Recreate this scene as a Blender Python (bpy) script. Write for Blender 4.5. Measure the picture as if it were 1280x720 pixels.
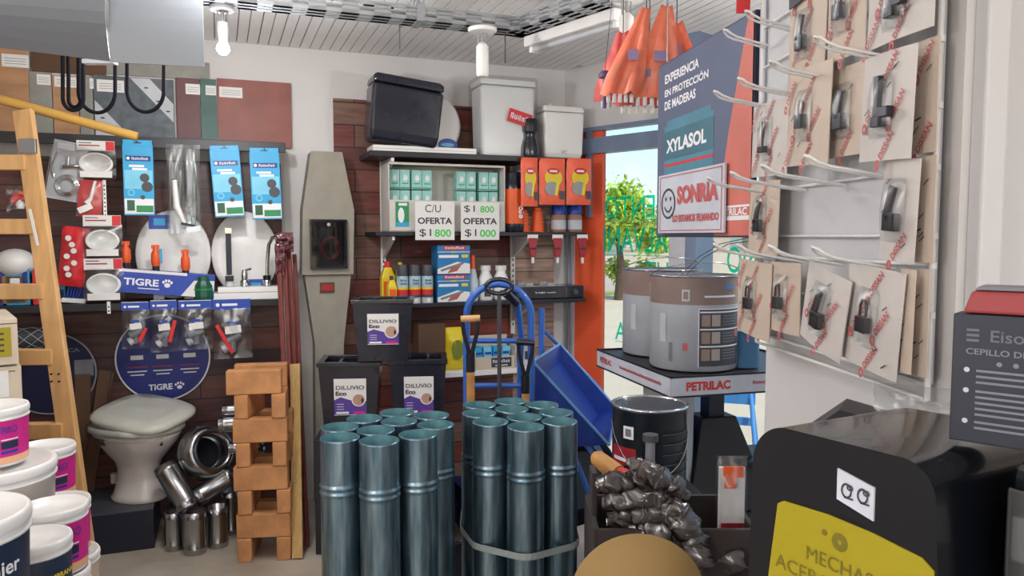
import bpy, math, random
from mathutils import Matrix, Vector, noise
random.seed(7)
SC = bpy.context.scene
for _o in list(bpy.data.objects): bpy.data.objects.remove(_o)
C = SC.collection
PI = math.pi
# ------------------------------------------------------------------ camera
F = 950.0; PITCH = math.radians(3.91); CH = 1.5
cam = bpy.data.cameras.new('camera'); cam.sensor_width = 36; cam.lens = F/1280*36; cam.clip_start = .02; cam.clip_end = 400
camo = bpy.data.objects.new('camera', cam); C.objects.link(camo)
camo.location = (0, 0, CH); camo.rotation_euler = (PI/2 - PITCH, 0, 0); SC.camera = camo
# ------------------------------------------------------------------ sky, sun, exposure
EXPOSURE = 0.22; SKY = .26; SUN = 3.2; FILL_PANEL = 5
SC.view_settings.view_transform = 'Standard'; SC.view_settings.look = 'None'
SC.view_settings.exposure = EXPOSURE; SC.view_settings.gamma = 1; SC.view_settings.use_curve_mapping = False
w = bpy.data.worlds.new('sky'); SC.world = w; w.use_nodes = True
nt = w.node_tree; bg = nt.nodes['Background']
sk = nt.nodes.new('ShaderNodeTexSky'); sk.sky_type = 'NISHITA'; sk.sun_disc = False; sk.sun_elevation = math.radians(48)
sk.sun_rotation = math.radians(160); sk.air_density = 1.0; sk.dust_density = 1.5
nt.links.new(sk.outputs[0], bg.inputs[0]); bg.inputs[1].default_value = SKY
sl = bpy.data.lights.new('sun', 'SUN'); sl.energy = SUN; sl.angle = math.radians(1); sl.color = (1, .95, .86)
so = bpy.data.objects.new('sun', sl); C.objects.link(so)
so.rotation_euler = Vector((-.45, .62, -1.35)).to_track_quat('-Z', 'Y').to_euler(); so.location = (5, -5, 12)
def area(name, loc, sx, sy, e, col=(1, .97, .95), rz=0, rot=None):
    l = bpy.data.lights.new(name, 'AREA'); l.shape = 'RECTANGLE'; l.size = sx; l.size_y = sy; l.energy = e; l.color = col
    o = bpy.data.objects.new(name, l); C.objects.link(o); o.location = loc; o.rotation_euler = rot or (0, 0, rz); return o
FILL_PANELS = [(-1.6, .1, FILL_PANEL), (.35, -1.2, FILL_PANEL)]  # unseen ceiling panels, added to light the room from behind the viewer
FILL_BULBS = [(-1.2, -.2, 22, .6), (.0, -1.3, 12, .5), (-2.2, .8, 18, .6), (-.75, 2.1, 13, .05), (1.12, 2.65, 22, .30)]  # unseen bulbs, added to brighten the ceiling and walls
for i, (x, y, e) in enumerate(FILL_PANELS): area('fill_panel_light', (x, y, 2.465), .55, .55, e, rz=math.radians(21))
# ------------------------------------------------------------------ geometry of the view
def ray(px, py):
    a = (px-640)/F; b = (360-py)/F; s, c = math.sin(PITCH), math.cos(PITCH)
    return Vector((a, c + b*s, -s + b*c))
def P(px, py, y):
    d = ray(px, py); return Vector((0, 0, CH)) + d*(y/d.y)
def PZ(px, py, z):
    d = ray(px, py); return Vector((0, 0, CH)) + d*((z-CH)/d.z)
class Fr:                                     # a vertical plane of the place: x to the right, y away
    def __init__(s, x, y, deg):
        s.o = Vector((x, y, 0)); s.r = math.radians(deg)
        s.X = Vector((math.cos(s.r), math.sin(s.r), 0)); s.Y = Vector((-math.sin(s.r), math.cos(s.r), 0))
    def pt(s, u, w, z): return s.o + s.X*u - s.Y*w + Vector((0, 0, z))
    def hit(s, px, py, w=0):
        d = ray(px, py); o = Vector((0, 0, CH)); q = s.o - s.Y*w
        t = (q-o).dot(s.Y)/d.dot(s.Y); p = o + d*t
        return (p-s.o).dot(s.X), p.z
    def span(s, x0, y0, x1, y1, w):           # -> u centre, z bottom, width, height
        ym = (y0+y1)/2; xm = (x0+x1)/2
        u0 = s.hit(x0, ym, w)[0]; u1 = s.hit(x1, ym, w)[0]
        z0 = s.hit(xm, y1, w)[1]; z1 = s.hit(xm, y0, w)[1]
        return (u0+u1)/2, z0, u1-u0, z1-z0
WALL = Fr(0, 4.7, 21)
uc = WALL.hit(705, 295)[0]; cc = WALL.pt(uc, 0, 0)
CHAM = Fr(cc.x, cc.y, -45.9)
RACK = Fr(.52, 1.6, -85.2)
BAN = Fr(.417, 2.2, -79.7)
# ------------------------------------------------------------------ materials
MATS = {}
def lin(c): return tuple(((v/255)/12.92 if v/255 <= .04045 else ((v/255+.055)/1.055)**2.4) for v in c) + (1,)
def M(name, c=(200, 200, 200), rough=.5, metal=0, var=.08, sc=9, bump=0, alpha=1, emit=0, coat=0, spec=.5, c2=None, stretch=None):
    if name in MATS: return MATS[name]
    m = bpy.data.materials.new(name); m.use_nodes = True; n = m.node_tree; b = n.nodes['Principled BSDF']
    tc = n.nodes.new('ShaderNodeTexCoord'); no = n.nodes.new('ShaderNodeTexNoise'); no.inputs['Scale'].default_value = sc; no.inputs['Detail'].default_value = 5
    if stretch:
        mp = n.nodes.new('ShaderNodeMapping'); mp.inputs['Scale'].default_value = stretch
        n.links.new(tc.outputs['Object'], mp.inputs[0]); n.links.new(mp.outputs[0], no.inputs['Vector'])
    else: n.links.new(tc.outputs['Object'], no.inputs['Vector'])
    cr = n.nodes.new('ShaderNodeValToRGB'); L = lin(c)
    a = tuple(v*(1-var) for v in L[:3]) + (1,); d = lin(c2) if c2 else tuple(min(1, v*(1+var)) for v in L[:3]) + (1,)
    cr.color_ramp.elements[0].position = .35; cr.color_ramp.elements[1].position = .65
    cr.color_ramp.elements[0].color = a; cr.color_ramp.elements[1].color = d
    n.links.new(no.outputs['Fac'], cr.inputs[0]); n.links.new(cr.outputs[0], b.inputs['Base Color'])
    b.inputs['Roughness'].default_value = rough; b.inputs['Metallic'].default_value = metal
    b.inputs['Coat Weight'].default_value = coat; b.inputs['Specular IOR Level'].default_value = spec
    if alpha < 1: b.inputs['Alpha'].default_value = alpha
    if emit: b.inputs['Emission Color'].default_value = L; b.inputs['Emission Strength'].default_value = emit
    if bump:
        bp = n.nodes.new('ShaderNodeBump'); bp.inputs['Strength'].default_value = bump; bp.inputs['Distance'].default_value = .01
        n.links.new(no.outputs['Fac'], bp.inputs['Height']); n.links.new(bp.outputs[0], b.inputs['Normal'])
    MATS[name] = m; return m
def glassy(name, col=(235, 245, 245), refl=.12, tint=1.0, rough=.03):
    m = bpy.data.materials.new(name); m.use_nodes = True; n = m.node_tree; n.nodes.clear()
    out = n.nodes.new('ShaderNodeOutputMaterial'); mx = n.nodes.new('ShaderNodeMixShader'); tr = n.nodes.new('ShaderNodeBsdfTransparent')
    gl = n.nodes.new('ShaderNodeBsdfGlossy'); gl.inputs['Roughness'].default_value = rough; tr.inputs[0].default_value = lin(col)
    mx.inputs[0].default_value = refl; n.links.new(tr.outputs[0], mx.inputs[1]); n.links.new(gl.outputs[0], mx.inputs[2]); n.links.new(mx.outputs[0], out.inputs[0])
    MATS[name] = m; return m
def planks(name, cols, bw, bh, mortar=(40, 26, 24), rough=.45, ms=.004):
    m = bpy.data.materials.new(name); m.use_nodes = True; n = m.node_tree; b = n.nodes['Principled BSDF']
    tc = n.nodes.new('ShaderNodeTexCoord'); sp = n.nodes.new('ShaderNodeSeparateXYZ'); cb = n.nodes.new('ShaderNodeCombineXYZ')
    n.links.new(tc.outputs['Object'], sp.inputs[0]); n.links.new(sp.outputs[0], cb.inputs[0]); n.links.new(sp.outputs[2], cb.inputs[1])
    br = n.nodes.new('ShaderNodeTexBrick'); br.inputs['Scale'].default_value = 1; br.inputs['Brick Width'].default_value = bw; br.inputs['Row Height'].default_value = bh
    br.inputs['Mortar Size'].default_value = ms; br.inputs['Color1'].default_value = (0, 0, 0, 1); br.inputs['Color2'].default_value = (1, 1, 1, 1); br.inputs['Bias'].default_value = 0
    br.inputs['Mortar'].default_value = (.5, .5, .5, 1); br.offset = .37
    n.links.new(cb.outputs[0], br.inputs[0])
    cr = n.nodes.new('ShaderNodeValToRGB'); E = cr.color_ramp.elements
    for k, c in enumerate(cols):
        e = E[k] if k < 2 else E.new(1); e.position = k/(len(cols)-1)
    for k, c in enumerate(cols): E[k].position = k/(len(cols)-1); E[k].color = lin(c)
    n.links.new(br.outputs['Color'], cr.inputs[0])
    no = n.nodes.new('ShaderNodeTexNoise'); no.inputs['Scale'].default_value = 5; no.inputs['Detail'].default_value = 8
    mp = n.nodes.new('ShaderNodeMapping'); mp.inputs['Scale'].default_value = (1, 1, 9); n.links.new(tc.outputs['Object'], mp.inputs[0]); n.links.new(mp.outputs[0], no.inputs['Vector'])
    mr = n.nodes.new('ShaderNodeMapRange'); mr.inputs[1].default_value = .3; mr.inputs[2].default_value = .7; mr.inputs[3].default_value = .62; mr.inputs[4].default_value = 1.3
    n.links.new(no.outputs['Fac'], mr.inputs[0])
    mu = n.nodes.new('ShaderNodeMix'); mu.data_type = 'RGBA'; mu.blend_type = 'MULTIPLY'; mu.inputs[0].default_value = 1
    n.links.new(cr.outputs[0], mu.inputs[6]); n.links.new(mr.outputs[0], mu.inputs[7])
    m2 = n.nodes.new('ShaderNodeMix'); m2.data_type = 'RGBA'; m2.inputs[7].default_value = lin(mortar)
    n.links.new(br.outputs['Fac'], m2.inputs[0]); n.links.new(mu.outputs[2], m2.inputs[6]); n.links.new(m2.outputs[2], b.inputs['Base Color'])
    b.inputs['Roughness'].default_value = rough; MATS[name] = m; return m

white = M('white_paint', (214, 211, 210), .7, var=.02, sc=2)
wshade = M('white_paint_shaded', (205, 204, 206), .75, var=.03, sc=3)  # wall white with shade mixed into the colour, for partition and counter body
pvc = M('ceiling_pvc', (240, 238, 236), .5, var=.03, sc=3)
groove = M('ceiling_groove_shade', (170, 166, 166), .8)  # backing darker than the slats: groove shade put into its colour
concrete = M('floor_concrete', (170, 158, 142), .55, var=.12, sc=3, c2=(190, 180, 166))
pav = M('pavement', (205, 185, 160), .9, var=.05, sc=.8)
asph = M('street', (190, 168, 150), .9, var=.05, sc=.6)
grass = M('verge_grass', (150, 160, 70), .9, var=.3, sc=3)
orange = M('orange_paint', (255, 104, 62), .5, var=.03)
framegrey = M('frame_grey', (126, 142, 168), .4, metal=.3, var=.03)
framewhite = M('frame_white', (190, 196, 210), .35, var=.02)
blackm = M('black_board', (30, 30, 38), .45, var=.15)
blackpl = M('black_plastic', (32, 34, 46), .25, var=.1, coat=.3)
blackgl = M('black_gloss', (12, 14, 20), .22, var=.1, coat=.3, spec=.35)
navydk = M('dark_navy', (26, 30, 52), .4)
whitepl = M('white_plastic', (234, 232, 230), .3, var=.02)
greypl = M('grey_plastic', (150, 150, 152), .4)
ltgrey = M('light_grey', (188, 190, 196), .5)
dkgrey = M('dark_grey', (66, 68, 76), .5)
midgrey = M('mid_grey', (118, 120, 128), .5)
paper = M('paper', (228, 226, 224), .8, var=.02)
cream = M('cream_board', (205, 190, 170), .7, var=.05)
ink = M('ink_dark', (58, 56, 64), .7)
inkw = M('ink_white', (232, 234, 240), .6, var=.01)
teal = M('marker_green', (60, 200, 70), .6)
wood = M('pine', (208, 162, 108), .5, var=.12, sc=4, stretch=(6, 6, .8))
wood2 = M('tan_wood', (188, 136, 74), .5, var=.15, sc=4, stretch=(1, 8, 8))
yellowtube = M('ochre_tube', (190, 148, 70), .55, var=.1, sc=5)
brickm = M('orange_brick', (198, 140, 92), .85, var=.14, sc=14, bump=.3)
redwood = M('red_wood', (112, 48, 42), .35, var=.2, sc=6, stretch=(8, 8, .7))
palewood = M('pale_wood', (196, 160, 100), .5, var=.1, stretch=(8, 8, 1))
card = M('cardboard', (158, 118, 78), .85, var=.06)
carddk = M('dark_cardboard', (96, 70, 52), .85, var=.1)
galv = M('galvanised', (98, 128, 144), .33, metal=.92, var=.16, sc=60, c2=(140, 162, 174), stretch=(1, 1, .12))
galvin = M('galvanised_inside', (120, 168, 176), .5, metal=.6, var=.12, sc=30)
steel = M('steel', (170, 172, 176), .25, metal=1, var=.06)
chrome = M('chrome', (200, 202, 206), .1, metal=1, var=.03)
traym = M('tray_metal', (168, 172, 176), .4, metal=.6, var=.05)
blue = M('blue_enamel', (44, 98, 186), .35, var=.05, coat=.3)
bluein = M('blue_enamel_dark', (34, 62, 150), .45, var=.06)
blueL = M('blue_lit_edge', (120, 170, 225), .4)  # paler blue that paints in the lit edges of the barrow rim
red = M('red', (206, 40, 48), .45)
redd = M('dark_red', (160, 30, 44), .5)
orangep = M('orange_plastic', (232, 92, 34), .45)
yellow = M('yellow', (228, 202, 40), .45)
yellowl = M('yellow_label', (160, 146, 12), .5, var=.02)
pink = M('magenta', (214, 34, 140), .45, var=.03)
purple = M('purple', (88, 62, 150), .5)
green = M('green', (40, 140, 84), .5)
greendk = M('dark_green', (18, 84, 62), .35)
tealm = M('teal_box', (150, 205, 196), .5, var=.1, sc=40)
tealg = M('teal_dark', (70, 140, 124), .5)
cyan = M('cyan_card', (44, 160, 212), .45, var=.05)
cyan2 = M('cyan_card_light', (120, 200, 230), .45)
tblue = M('sign_blue', (22, 38, 120), .4, var=.05)
tblue2 = M('card_blue', (30, 66, 165), .4)
navy = M('round_sign_navy', (18, 24, 64), .5)
terracotta = M('terracotta_tile', (138, 80, 70), .5, var=.15, sc=6)
maroon = M('maroon_tile', (98, 56, 58), .5, var=.15, sc=6)
greentile = M('green_tile', (60, 98, 90), .5, var=.15, sc=8)
stone = M('slate_tile', (84, 92, 98), .5, var=.25, sc=20)
woodtile = M('wood_tile', (176, 132, 94), .5, var=.15, sc=5, stretch=(1, 6, 6))
greytile = M('grey_tile', (140, 138, 130), .5, var=.12, sc=12)
ceram = M('ceramic', (220, 212, 208), .12, var=.02, coat=.5)
ceramw = M('seat_wrapped', (208, 208, 198), .3, var=.05)
pillarm = M('pillar_fibre', (150, 144, 132), .7, var=.06, sc=12)
tan = M('tan_card', (142, 114, 68), .8, var=.03)
winetape = M('purple_film', (96, 50, 58), .2, var=.3, sc=30, coat=.6)
leafm = M('leaves', (170, 195, 70), .7, var=.4, sc=2)
bark = M('bark', (90, 72, 56), .9)
housem = M('house_wall', (200, 184, 165), .9, var=.06, sc=1)
houser = M('house_roof', (170, 110, 80), .9)
dissred = M('print_red', (190, 88, 90), .6)
discard = M('blister_card', (196, 180, 166), .6, var=.06, sc=7)
discardw = M('blister_card_pale', (200, 194, 190), .6, var=.05, sc=7)
hard = M('hardware', (48, 48, 56), .35, metal=.7)
rackw = M('rack_wire', (222, 222, 222), .35)
rackback = M('rack_back', (196, 198, 202), .6, var=.02)
bant = M('banner_blue', (84, 94, 122), .6, var=.1, sc=3)
bano = M('banner_red', (204, 112, 100), .6)
bantin = M('banner_can', (72, 128, 150), .6)
signwhite = M('sign_white', (196, 200, 212), .5)
greenglass = bpy.data.materials.new('window_paint'); greenglass.use_nodes = True
_n = greenglass.node_tree; _n.nodes.clear(); _o = _n.nodes.new('ShaderNodeOutputMaterial'); _m = _n.nodes.new('ShaderNodeMixShader'); _t = _n.nodes.new('ShaderNodeBsdfTranslucent'); _d = _n.nodes.new('ShaderNodeBsdfTransparent')
_t.inputs[0].default_value = lin((20, 210, 165)); _d.inputs[0].default_value = lin((60, 220, 170)); _m.inputs[0].default_value = .5; _n.links.new(_t.outputs[0], _m.inputs[1]); _n.links.new(_d.outputs[0], _m.inputs[2]); _n.links.new(_m.outputs[0], _o.inputs[0])
clear = glassy('clear_film', (244, 246, 247), .09, rough=.32)
cleard = glassy('smoked_film', (190, 182, 182), .17, rough=.28)
pane = glassy('window_pane', (238, 246, 248), .05)
darkpane = glassy('dark_pane', (190, 190, 195), .05)
bulbm = M('bulb_lit', (255, 250, 245), .5, emit=30)
diff = M('fill_panel_diffuser', (255, 252, 248), .5, emit=1.6)
hang = M('hanging_sheet', (112, 117, 126), .45, var=.05, sc=2)
hang2 = M('hanging_sheet_pale', (138, 145, 154), .4, var=.04, sc=2)
rubber = M('rubber', (30, 30, 36), .95, spec=.1)
cl_l = planks('cladding_dark', [(92, 54, 52), (58, 36, 38), (112, 62, 50), (72, 46, 46), (100, 66, 58)], .9, .125)
cl_m = planks('cladding_mid', [(150, 62, 44), (96, 50, 46), (128, 96, 82), (112, 46, 44), (124, 74, 64)], .7, .125)
cl_r = planks('cladding_pale', [(168, 138, 122), (190, 160, 142), (150, 122, 110), (178, 146, 128)], .8, .08, mortar=(110, 90, 80))
drumtop = M('drum_brown', (136, 116, 110), .4)
drumw = M('drum_white', (168, 172, 180), .35)
shelfpl = M('tray_board', (206, 202, 196), .6)
# ------------------------------------------------------------------ mesh helpers
TXT = {}
def textdata(s, bold=0):
    k = (s, bold)
    if k in TXT: return TXT[k]
    cu = bpy.data.curves.new('t', 'FONT'); cu.body = s; cu.resolution_u = 3; cu.offset = bold
    o = bpy.data.objects.new('t', cu); me = bpy.data.meshes.new_from_object(o)
    v = [tuple(a.co) for a in me.vertices]; f = [tuple(p.vertices) for p in me.polygons]
    bpy.data.objects.remove(o); bpy.data.curves.remove(cu); bpy.data.meshes.remove(me)
    x0 = min(a[0] for a in v); x1 = max(a[0] for a in v); y0 = min(a[1] for a in v); y1 = max(a[1] for a in v)
    TXT[k] = (v, f, x0, x1, y0, y1); return TXT[k]
def RX(a): return Matrix.Rotation(a, 4, 'X')
def RY(a): return Matrix.Rotation(a, 4, 'Y')
def RZ(a): return Matrix.Rotation(a, 4, 'Z')
def TR(x, y, z): return Matrix.Translation((x, y, z))
class MB:
    def __init__(s, mat=None): s.V = []; s.Fc = []; s.MI = []; s.SM = []; s.mats = []; s.T = Matrix.Identity(4); s.m(mat)
    def m(s, mat):
        if mat is not None:
            if mat not in s.mats: s.mats.append(mat)
            s.i = s.mats.index(mat)
        return s
    def t(s, T=None): s.T = T if T is not None else Matrix.Identity(4); return s
    def add(s, vs, fs, smooth=False):
        b = len(s.V)
        for v in vs: s.V.append(tuple(s.T @ Vector(v)))
        for f in fs: s.Fc.append([b+i for i in f]); s.MI.append(s.i); s.SM.append(smooth)
        return s
    def box(s, c, d, R=None):
        x, y, z = [k/2 for k in d]
        vs = [Vector(v) for v in ((-x,-y,-z),(x,-y,-z),(x,y,-z),(-x,y,-z),(-x,-y,z),(x,-y,z),(x,y,z),(-x,y,z))]
        if R: vs = [R @ v for v in vs]
        vs = [v + Vector(c) for v in vs]
        return s.add(vs, [(0,3,2,1),(4,5,6,7),(0,1,5,4),(1,2,6,5),(2,3,7,6),(3,0,4,7)])
    def taper(s, z0, a0, b0, z1, a1, b1, cx=0, cy=0, cap=(1, 1)):
        vs = [(cx+i*a0/2, cy+j*b0/2, z0) for i, j in ((-1,-1),(1,-1),(1,1),(-1,1))] + [(cx+i*a1/2, cy+j*b1/2, z1) for i, j in ((-1,-1),(1,-1),(1,1),(-1,1))]
        fs = [(0,1,5,4),(1,2,6,5),(2,3,7,6),(3,0,4,7)]
        if cap[0]: fs.append((0,3,2,1))
        if cap[1]: fs.append((4,5,6,7))
        return s.add(vs, fs)
    def bar(s, a, b, wx, wy, up=(0, 0, 1)):
        a = Vector(a); b = Vector(b); d = (b-a); L = d.length; d.normalize()
        x = Vector(up).cross(d)
        if x.length < 1e-4: x = Vector((1, 0, 0))
        x.normalize(); y = d.cross(x)
        vs = [p + x*i*wx/2 + y*j*wy/2 for p in (a, b) for i, j in ((-1,-1),(1,-1),(1,1),(-1,1))]
        return s.add(vs, [(0,3,2,1),(4,5,6,7),(0,1,5,4),(1,2,6,5),(2,3,7,6),(3,0,4,7)])
    def lathe(s, prof, c=(0, 0, 0), n=24, sx=1, sy=1, cap=True, smooth=True):
        vs = []; fs = []
        for r, z in prof:
            for k in range(n):
                a = 2*PI*k/n; vs.append((c[0]+r*math.cos(a)*sx, c[1]+r*math.sin(a)*sy, c[2]+z))
        for i in range(len(prof)-1):
            for k in range(n):
                a = i*n+k; b = i*n+(k+1) % n; fs.append((a, b, b+n, a+n))
        s.add(vs, fs, smooth)
        if cap:
            m = (len(prof)-1)*n
            s.add([vs[k] for k in range(n)], [tuple(reversed(range(n)))]); s.add([vs[m+k] for k in range(n)], [tuple(range(n))])
        return s
    def cyl(s, a, b, r, r2=None, n=16, cap=True):
        a = Vector(a); b = Vector(b); d = b-a; q = d.to_track_quat('Z', 'Y').to_matrix().to_4x4(); T0 = s.T
        s.T = T0 @ Matrix.Translation(a) @ q; s.lathe([(r, 0), (r if r2 is None else r2, d.length)], n=n, cap=cap); s.T = T0; return s
    def tube(s, pts, r, n=8, closed=False):
        pts = [Vector(p) for p in pts]; N = len(pts); vs = []; fs = []; up = Vector((.13, .21, 1)).normalized()
        for i, p in enumerate(pts):
            if closed: d = pts[(i+1) % N]-pts[i-1]
            else: d = pts[min(i+1, N-1)]-pts[max(i-1, 0)]
            d.normalize(); x = up.cross(d)
            if x.length < .15: x = Vector((1, .1, 0)).cross(d)
            x.normalize(); y = d.cross(x); rr = r[i] if isinstance(r, (list, tuple)) else r
            for k in range(n): a = 2*PI*k/n; vs.append(p + (x*math.cos(a) + y*math.sin(a))*rr)
        M_ = N if closed else N-1
        for i in range(M_):
            for k in range(n):
                a = i*n+k; b = i*n+(k+1) % n; c = ((i+1) % N)*n; fs.append((a, b, c+(k+1) % n, c+k))
        s.add(vs, fs, True)
        if not closed: s.add(vs[:n], [tuple(reversed(range(n)))]); s.add(vs[-n:], [tuple(range(n))])
        return s
    def prism(s, poly, y0, y1, smooth=False):       # polygon in x,z pushed along y
        n = len(poly); vs = [(p[0], y0, p[1]) for p in poly] + [(p[0], y1, p[1]) for p in poly]
        s.add(vs, [tuple(range(n)), tuple(reversed(range(n, 2*n)))])
        return s.add(vs, [(i, (i+n), (i+1) % n + n, (i+1) % n) for i in range(n)], smooth)
    def disc(s, c, r, n=40, ry=None, hole=0):       # flat ellipse facing -y
        ry = ry or r; o = [(c[0]+r*math.cos(2*PI*k/n), c[1], c[2]+ry*math.sin(2*PI*k/n)) for k in range(n)]
        if not hole: return s.add(o, [tuple(range(n))])
        i = [(c[0]+r*hole*math.cos(2*PI*k/n), c[1], c[2]+ry*hole*math.sin(2*PI*k/n)) for k in range(n)]
        return s.add(o+i, [(k, (k+1) % n, (k+1) % n+n, k+n) for k in range(n)])
    def rect(s, x0, z0, x1, z1, y): return s.add([(x0, y, z0), (x1, y, z0), (x1, y, z1), (x0, y, z1)], [(0, 1, 2, 3)])
    def poly(s, pts): return s.add(pts, [tuple(range(len(pts)))])
    def text(s, body, c, w=None, h=None, bold=0, mirror=False, rot=0, xs=1):   # upright, read from -y
        v, f, x0, x1, y0, y1 = textdata(body, bold)
        k = min((w/(x1-x0)) if w else 1e9, (h/(y1-y0)) if h else 1e9); kx = k; kz = k
        if w and h: kx = w/(x1-x0); kz = h/(y1-y0)
        ca, sa = math.cos(rot), math.sin(rot); out = []
        for a in v:
            X = (a[0]-(x0+x1)/2)*kx*(-1 if mirror else 1); Z = (a[1]-(y0+y1)/2)*kz
            out.append((c[0]+X*ca-Z*sa, c[1], c[2]+X*sa+Z*ca))
        return s.add(out, f)
    def strokes(s, n, c, w, h):                     # print too small to read: n glyph-sized marks
        for k in range(n):
            a = c[0]-w/2+w*k/n; g = w/n*.72; hh = h*(1, .8, .9, .75)[k % 4]
            s.rect(a, c[2]-h/2, a+g*.3, c[2]-h/2+hh, c[1]); s.rect(a+g*.62, c[2]-h/2, a+g, c[2]-h/2+hh, c[1])
            z = c[2]-h/2+(hh*.82, 0, hh*.4, hh*.7)[k % 4]; s.rect(a, z, a+g, z+hh*.18, c[1])
        return s
    def pillow(s, W, H, D, n=10, m=12, cr=.15, seed=0, c=(0, 0, 0), edge=.0):
        vs = []; fs = []
        for side in (-1, 1):
            b = len(vs)
            for j in range(m+1):
                for i in range(n+1):
                    x = i/n; z = j/m; e = min(1, (4*x*(1-x))**.6 * (4*z*(1-z))**.5*1.05)
                    q = noise.noise(Vector((x*4+seed, z*5, side*3+seed)))
                    y = side*(D/2*e*(1+cr*4*q)) + D*.25*cr*noise.noise(Vector((x*7, z*8, seed)))
                    xx = (x-.5)*W + W*.03*cr*6*noise.noise(Vector((z*4, seed, x*2)))*(1 if i in (0, n) else .6)
                    vs.append((c[0]+xx, c[1]+y, c[2]+z*H))
            for j in range(m):
                for i in range(n):
                    a = b+j*(n+1)+i
                    fs.append((a, a+1, a+n+2, a+n+1) if side < 0 else (a, a+n+1, a+n+2, a+1))
        return s.add(vs, fs, True)
    def build(s, name, parent=None, bevel=0, loc=None, rz=0, seg=2, rot=None):
        me = bpy.data.meshes.new(name); me.from_pydata(s.V, [], s.Fc)
        for m_ in s.mats: me.materials.append(m_)
        me.polygons.foreach_set('material_index', s.MI); me.polygons.foreach_set('use_smooth', s.SM); me.update()
        o = bpy.data.objects.new(name, me); C.objects.link(o)
        if parent: o.parent = parent
        if loc is not None: o.location = loc
        o.rotation_euler = rot or (0, 0, rz)
        if bevel:
            b = o.modifiers.new('bevel', 'BEVEL'); b.width = bevel; b.segments = seg; b.limit_method = 'ANGLE'; b.angle_limit = math.radians(35); b.harden_normals = False
        return o
def tag(o, label, cat, group=None):
    o['label'] = label; o['category'] = cat
    if group: o['group'] = group
    return o
def thing(name, label, cat, loc, rz=0, group=None):
    o = bpy.data.objects.new(name, None); C.objects.link(o); o.location = loc; o.rotation_euler = (0, 0, rz); o.empty_display_size = .05
    return tag(o, label, cat, group)
def struct(name, mb, loc=None, rz=0, bevel=0):
    o = mb.build(name, None, bevel, loc, rz); o['kind'] = 'structure'; return o
def copy_tree(root, loc, rz, label, group=None):
    def cp(o, par):
        c = o.copy(); C.objects.link(c)
        if par: c.parent = par
        for ch in o.children: cp(ch, c)
        return c
    r = cp(root, None); r.location = loc; r.rotation_euler = (0, 0, rz); r['label'] = label
    if group: r['group'] = group
    return r
WR = WALL.r

# ================================================================== ROOM
f = MB(concrete)
UL, UR, WB = -3.3, 4.2, 7.2
def cham_w(u): return max(0, (u-uc)*math.tan(math.radians(66.9)))
ur = uc + 2.9/math.tan(math.radians(66.9))
f.box((0, 0, -.05), (.01, .01, .01))
f.add([(UL, 0, 0), (uc, 0, 0), (ur, -2.9, 0), (ur, -WB, 0), (UL, -WB, 0)], [(0, 4, 3, 2, 1)])
f.add([(UL, 0, -.1), (uc, 0, -.1), (ur, -2.9, -.1), (ur, -WB, -.1), (UL, -WB, -.1)], [(0, 1, 2, 3, 4)])
struct('floor', f, WALL.o, WR)
CZ = 2.53
c = MB(groove); c.add([(UL, 0, CZ+.012), (uc, 0, CZ+.012), (ur, -2.9, CZ+.012), (ur, -WB, CZ+.012), (UL, -WB, CZ+.012)], [(0, 1, 2, 3, 4)])
c.m(pvc); u = UL
while u < ur:
    u2 = min(u+.108, ur); a = cham_w(u+.05)
    for k, (q0, q1) in enumerate(((u, u+.047), (u+.052, u2-.006))):
        if q1 > q0: c.box(((q0+q1)/2, -(a+WB)/2, CZ+.004), (q1-q0, WB-a, .010))
    u += .108
struct('ceiling', c, WALL.o, WR)
b = MB(white); b.box(((UL+uc)/2, .08, 1.35), (uc-UL, .16, 2.7)); struct('wall_back', b, WALL.o, WR)
b = MB(white); b.box((UL-.06, -WB/2, 1.35), (.12, WB, 2.7)); struct('wall_left', b, WALL.o, WR)
# claddings of display planks on the back wall
def clad(name, x0, y0, x1, y1, mat, th=.012):
    u0, z1 = WALL.hit(x0, y0); u1 = WALL.hit(x1, y0)[0]; z0 = WALL.hit((x0+x1)/2, y1)[1]
    m_ = MB(mat); m_.box(((u0+u1)/2, -th/2-.001, (max(z0, .0)+z1)/2), (u1-u0, th, z1-max(z0, .0))); struct(name, m_, WALL.o, WR)
clad('trim_1', -330, 183, 350, 720, cl_l)
clad('trim_2', 416, 123, 640, 720, cl_m)
clad('trim_3', 640, 200, 692, 720, cl_r, .011)
# chamfered glass front
ch = MB(white)
LN = 2.9; zl = CHAM.hit(770, 156)[1]
ch.box((LN/2, .07, (zl+2.7)/2), (LN, .14, 2.7-zl)); struct('wall_front', ch, CHAM.o, CHAM.r)
u_a = CHAM.hit(718, 300)[0]; u_b = CHAM.hit(752, 300)[0]
ch = MB(framewhite); ch.box(((u_a-.0)/2, .03, zl/2), (u_a+.0, .06, zl)); ch.m(greypl); ch.box((u_a*.35, -.004, zl/2), (.012, .02, zl)); ch.box((u_a*.75, -.004, zl/2), (.012, .02, zl)); struct('trim_4', ch, CHAM.o, CHAM.r)
ch = MB(orange); ch.box(((u_a+u_b)/2, .02, zl/2), (u_b-u_a, .03, zl)); struct('trim_5', ch, CHAM.o, CHAM.r)
zt0 = CHAM.hit(770, 190)[1]; zt1 = CHAM.hit(770, 170)[1]
ch = MB(framegrey); ch.box(((u_a+LN)/2, 0, (zt0+zt1)/2), (LN-u_a, .07, zt1-zt0)); ch.box(((u_a+LN)/2, 0, zl-.012), (LN-u_a, .06, .024)); ch.box(((u_b+LN)/2, .02, .05), (LN-u_b, .06, .10))
ubar = CHAM.hit(738, 200)[0]; zb = CHAM.hit(738, 272)[1]; ch.box((ubar, -.0, (zb+zl)/2), (.03, .05, zl-zb))
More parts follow.
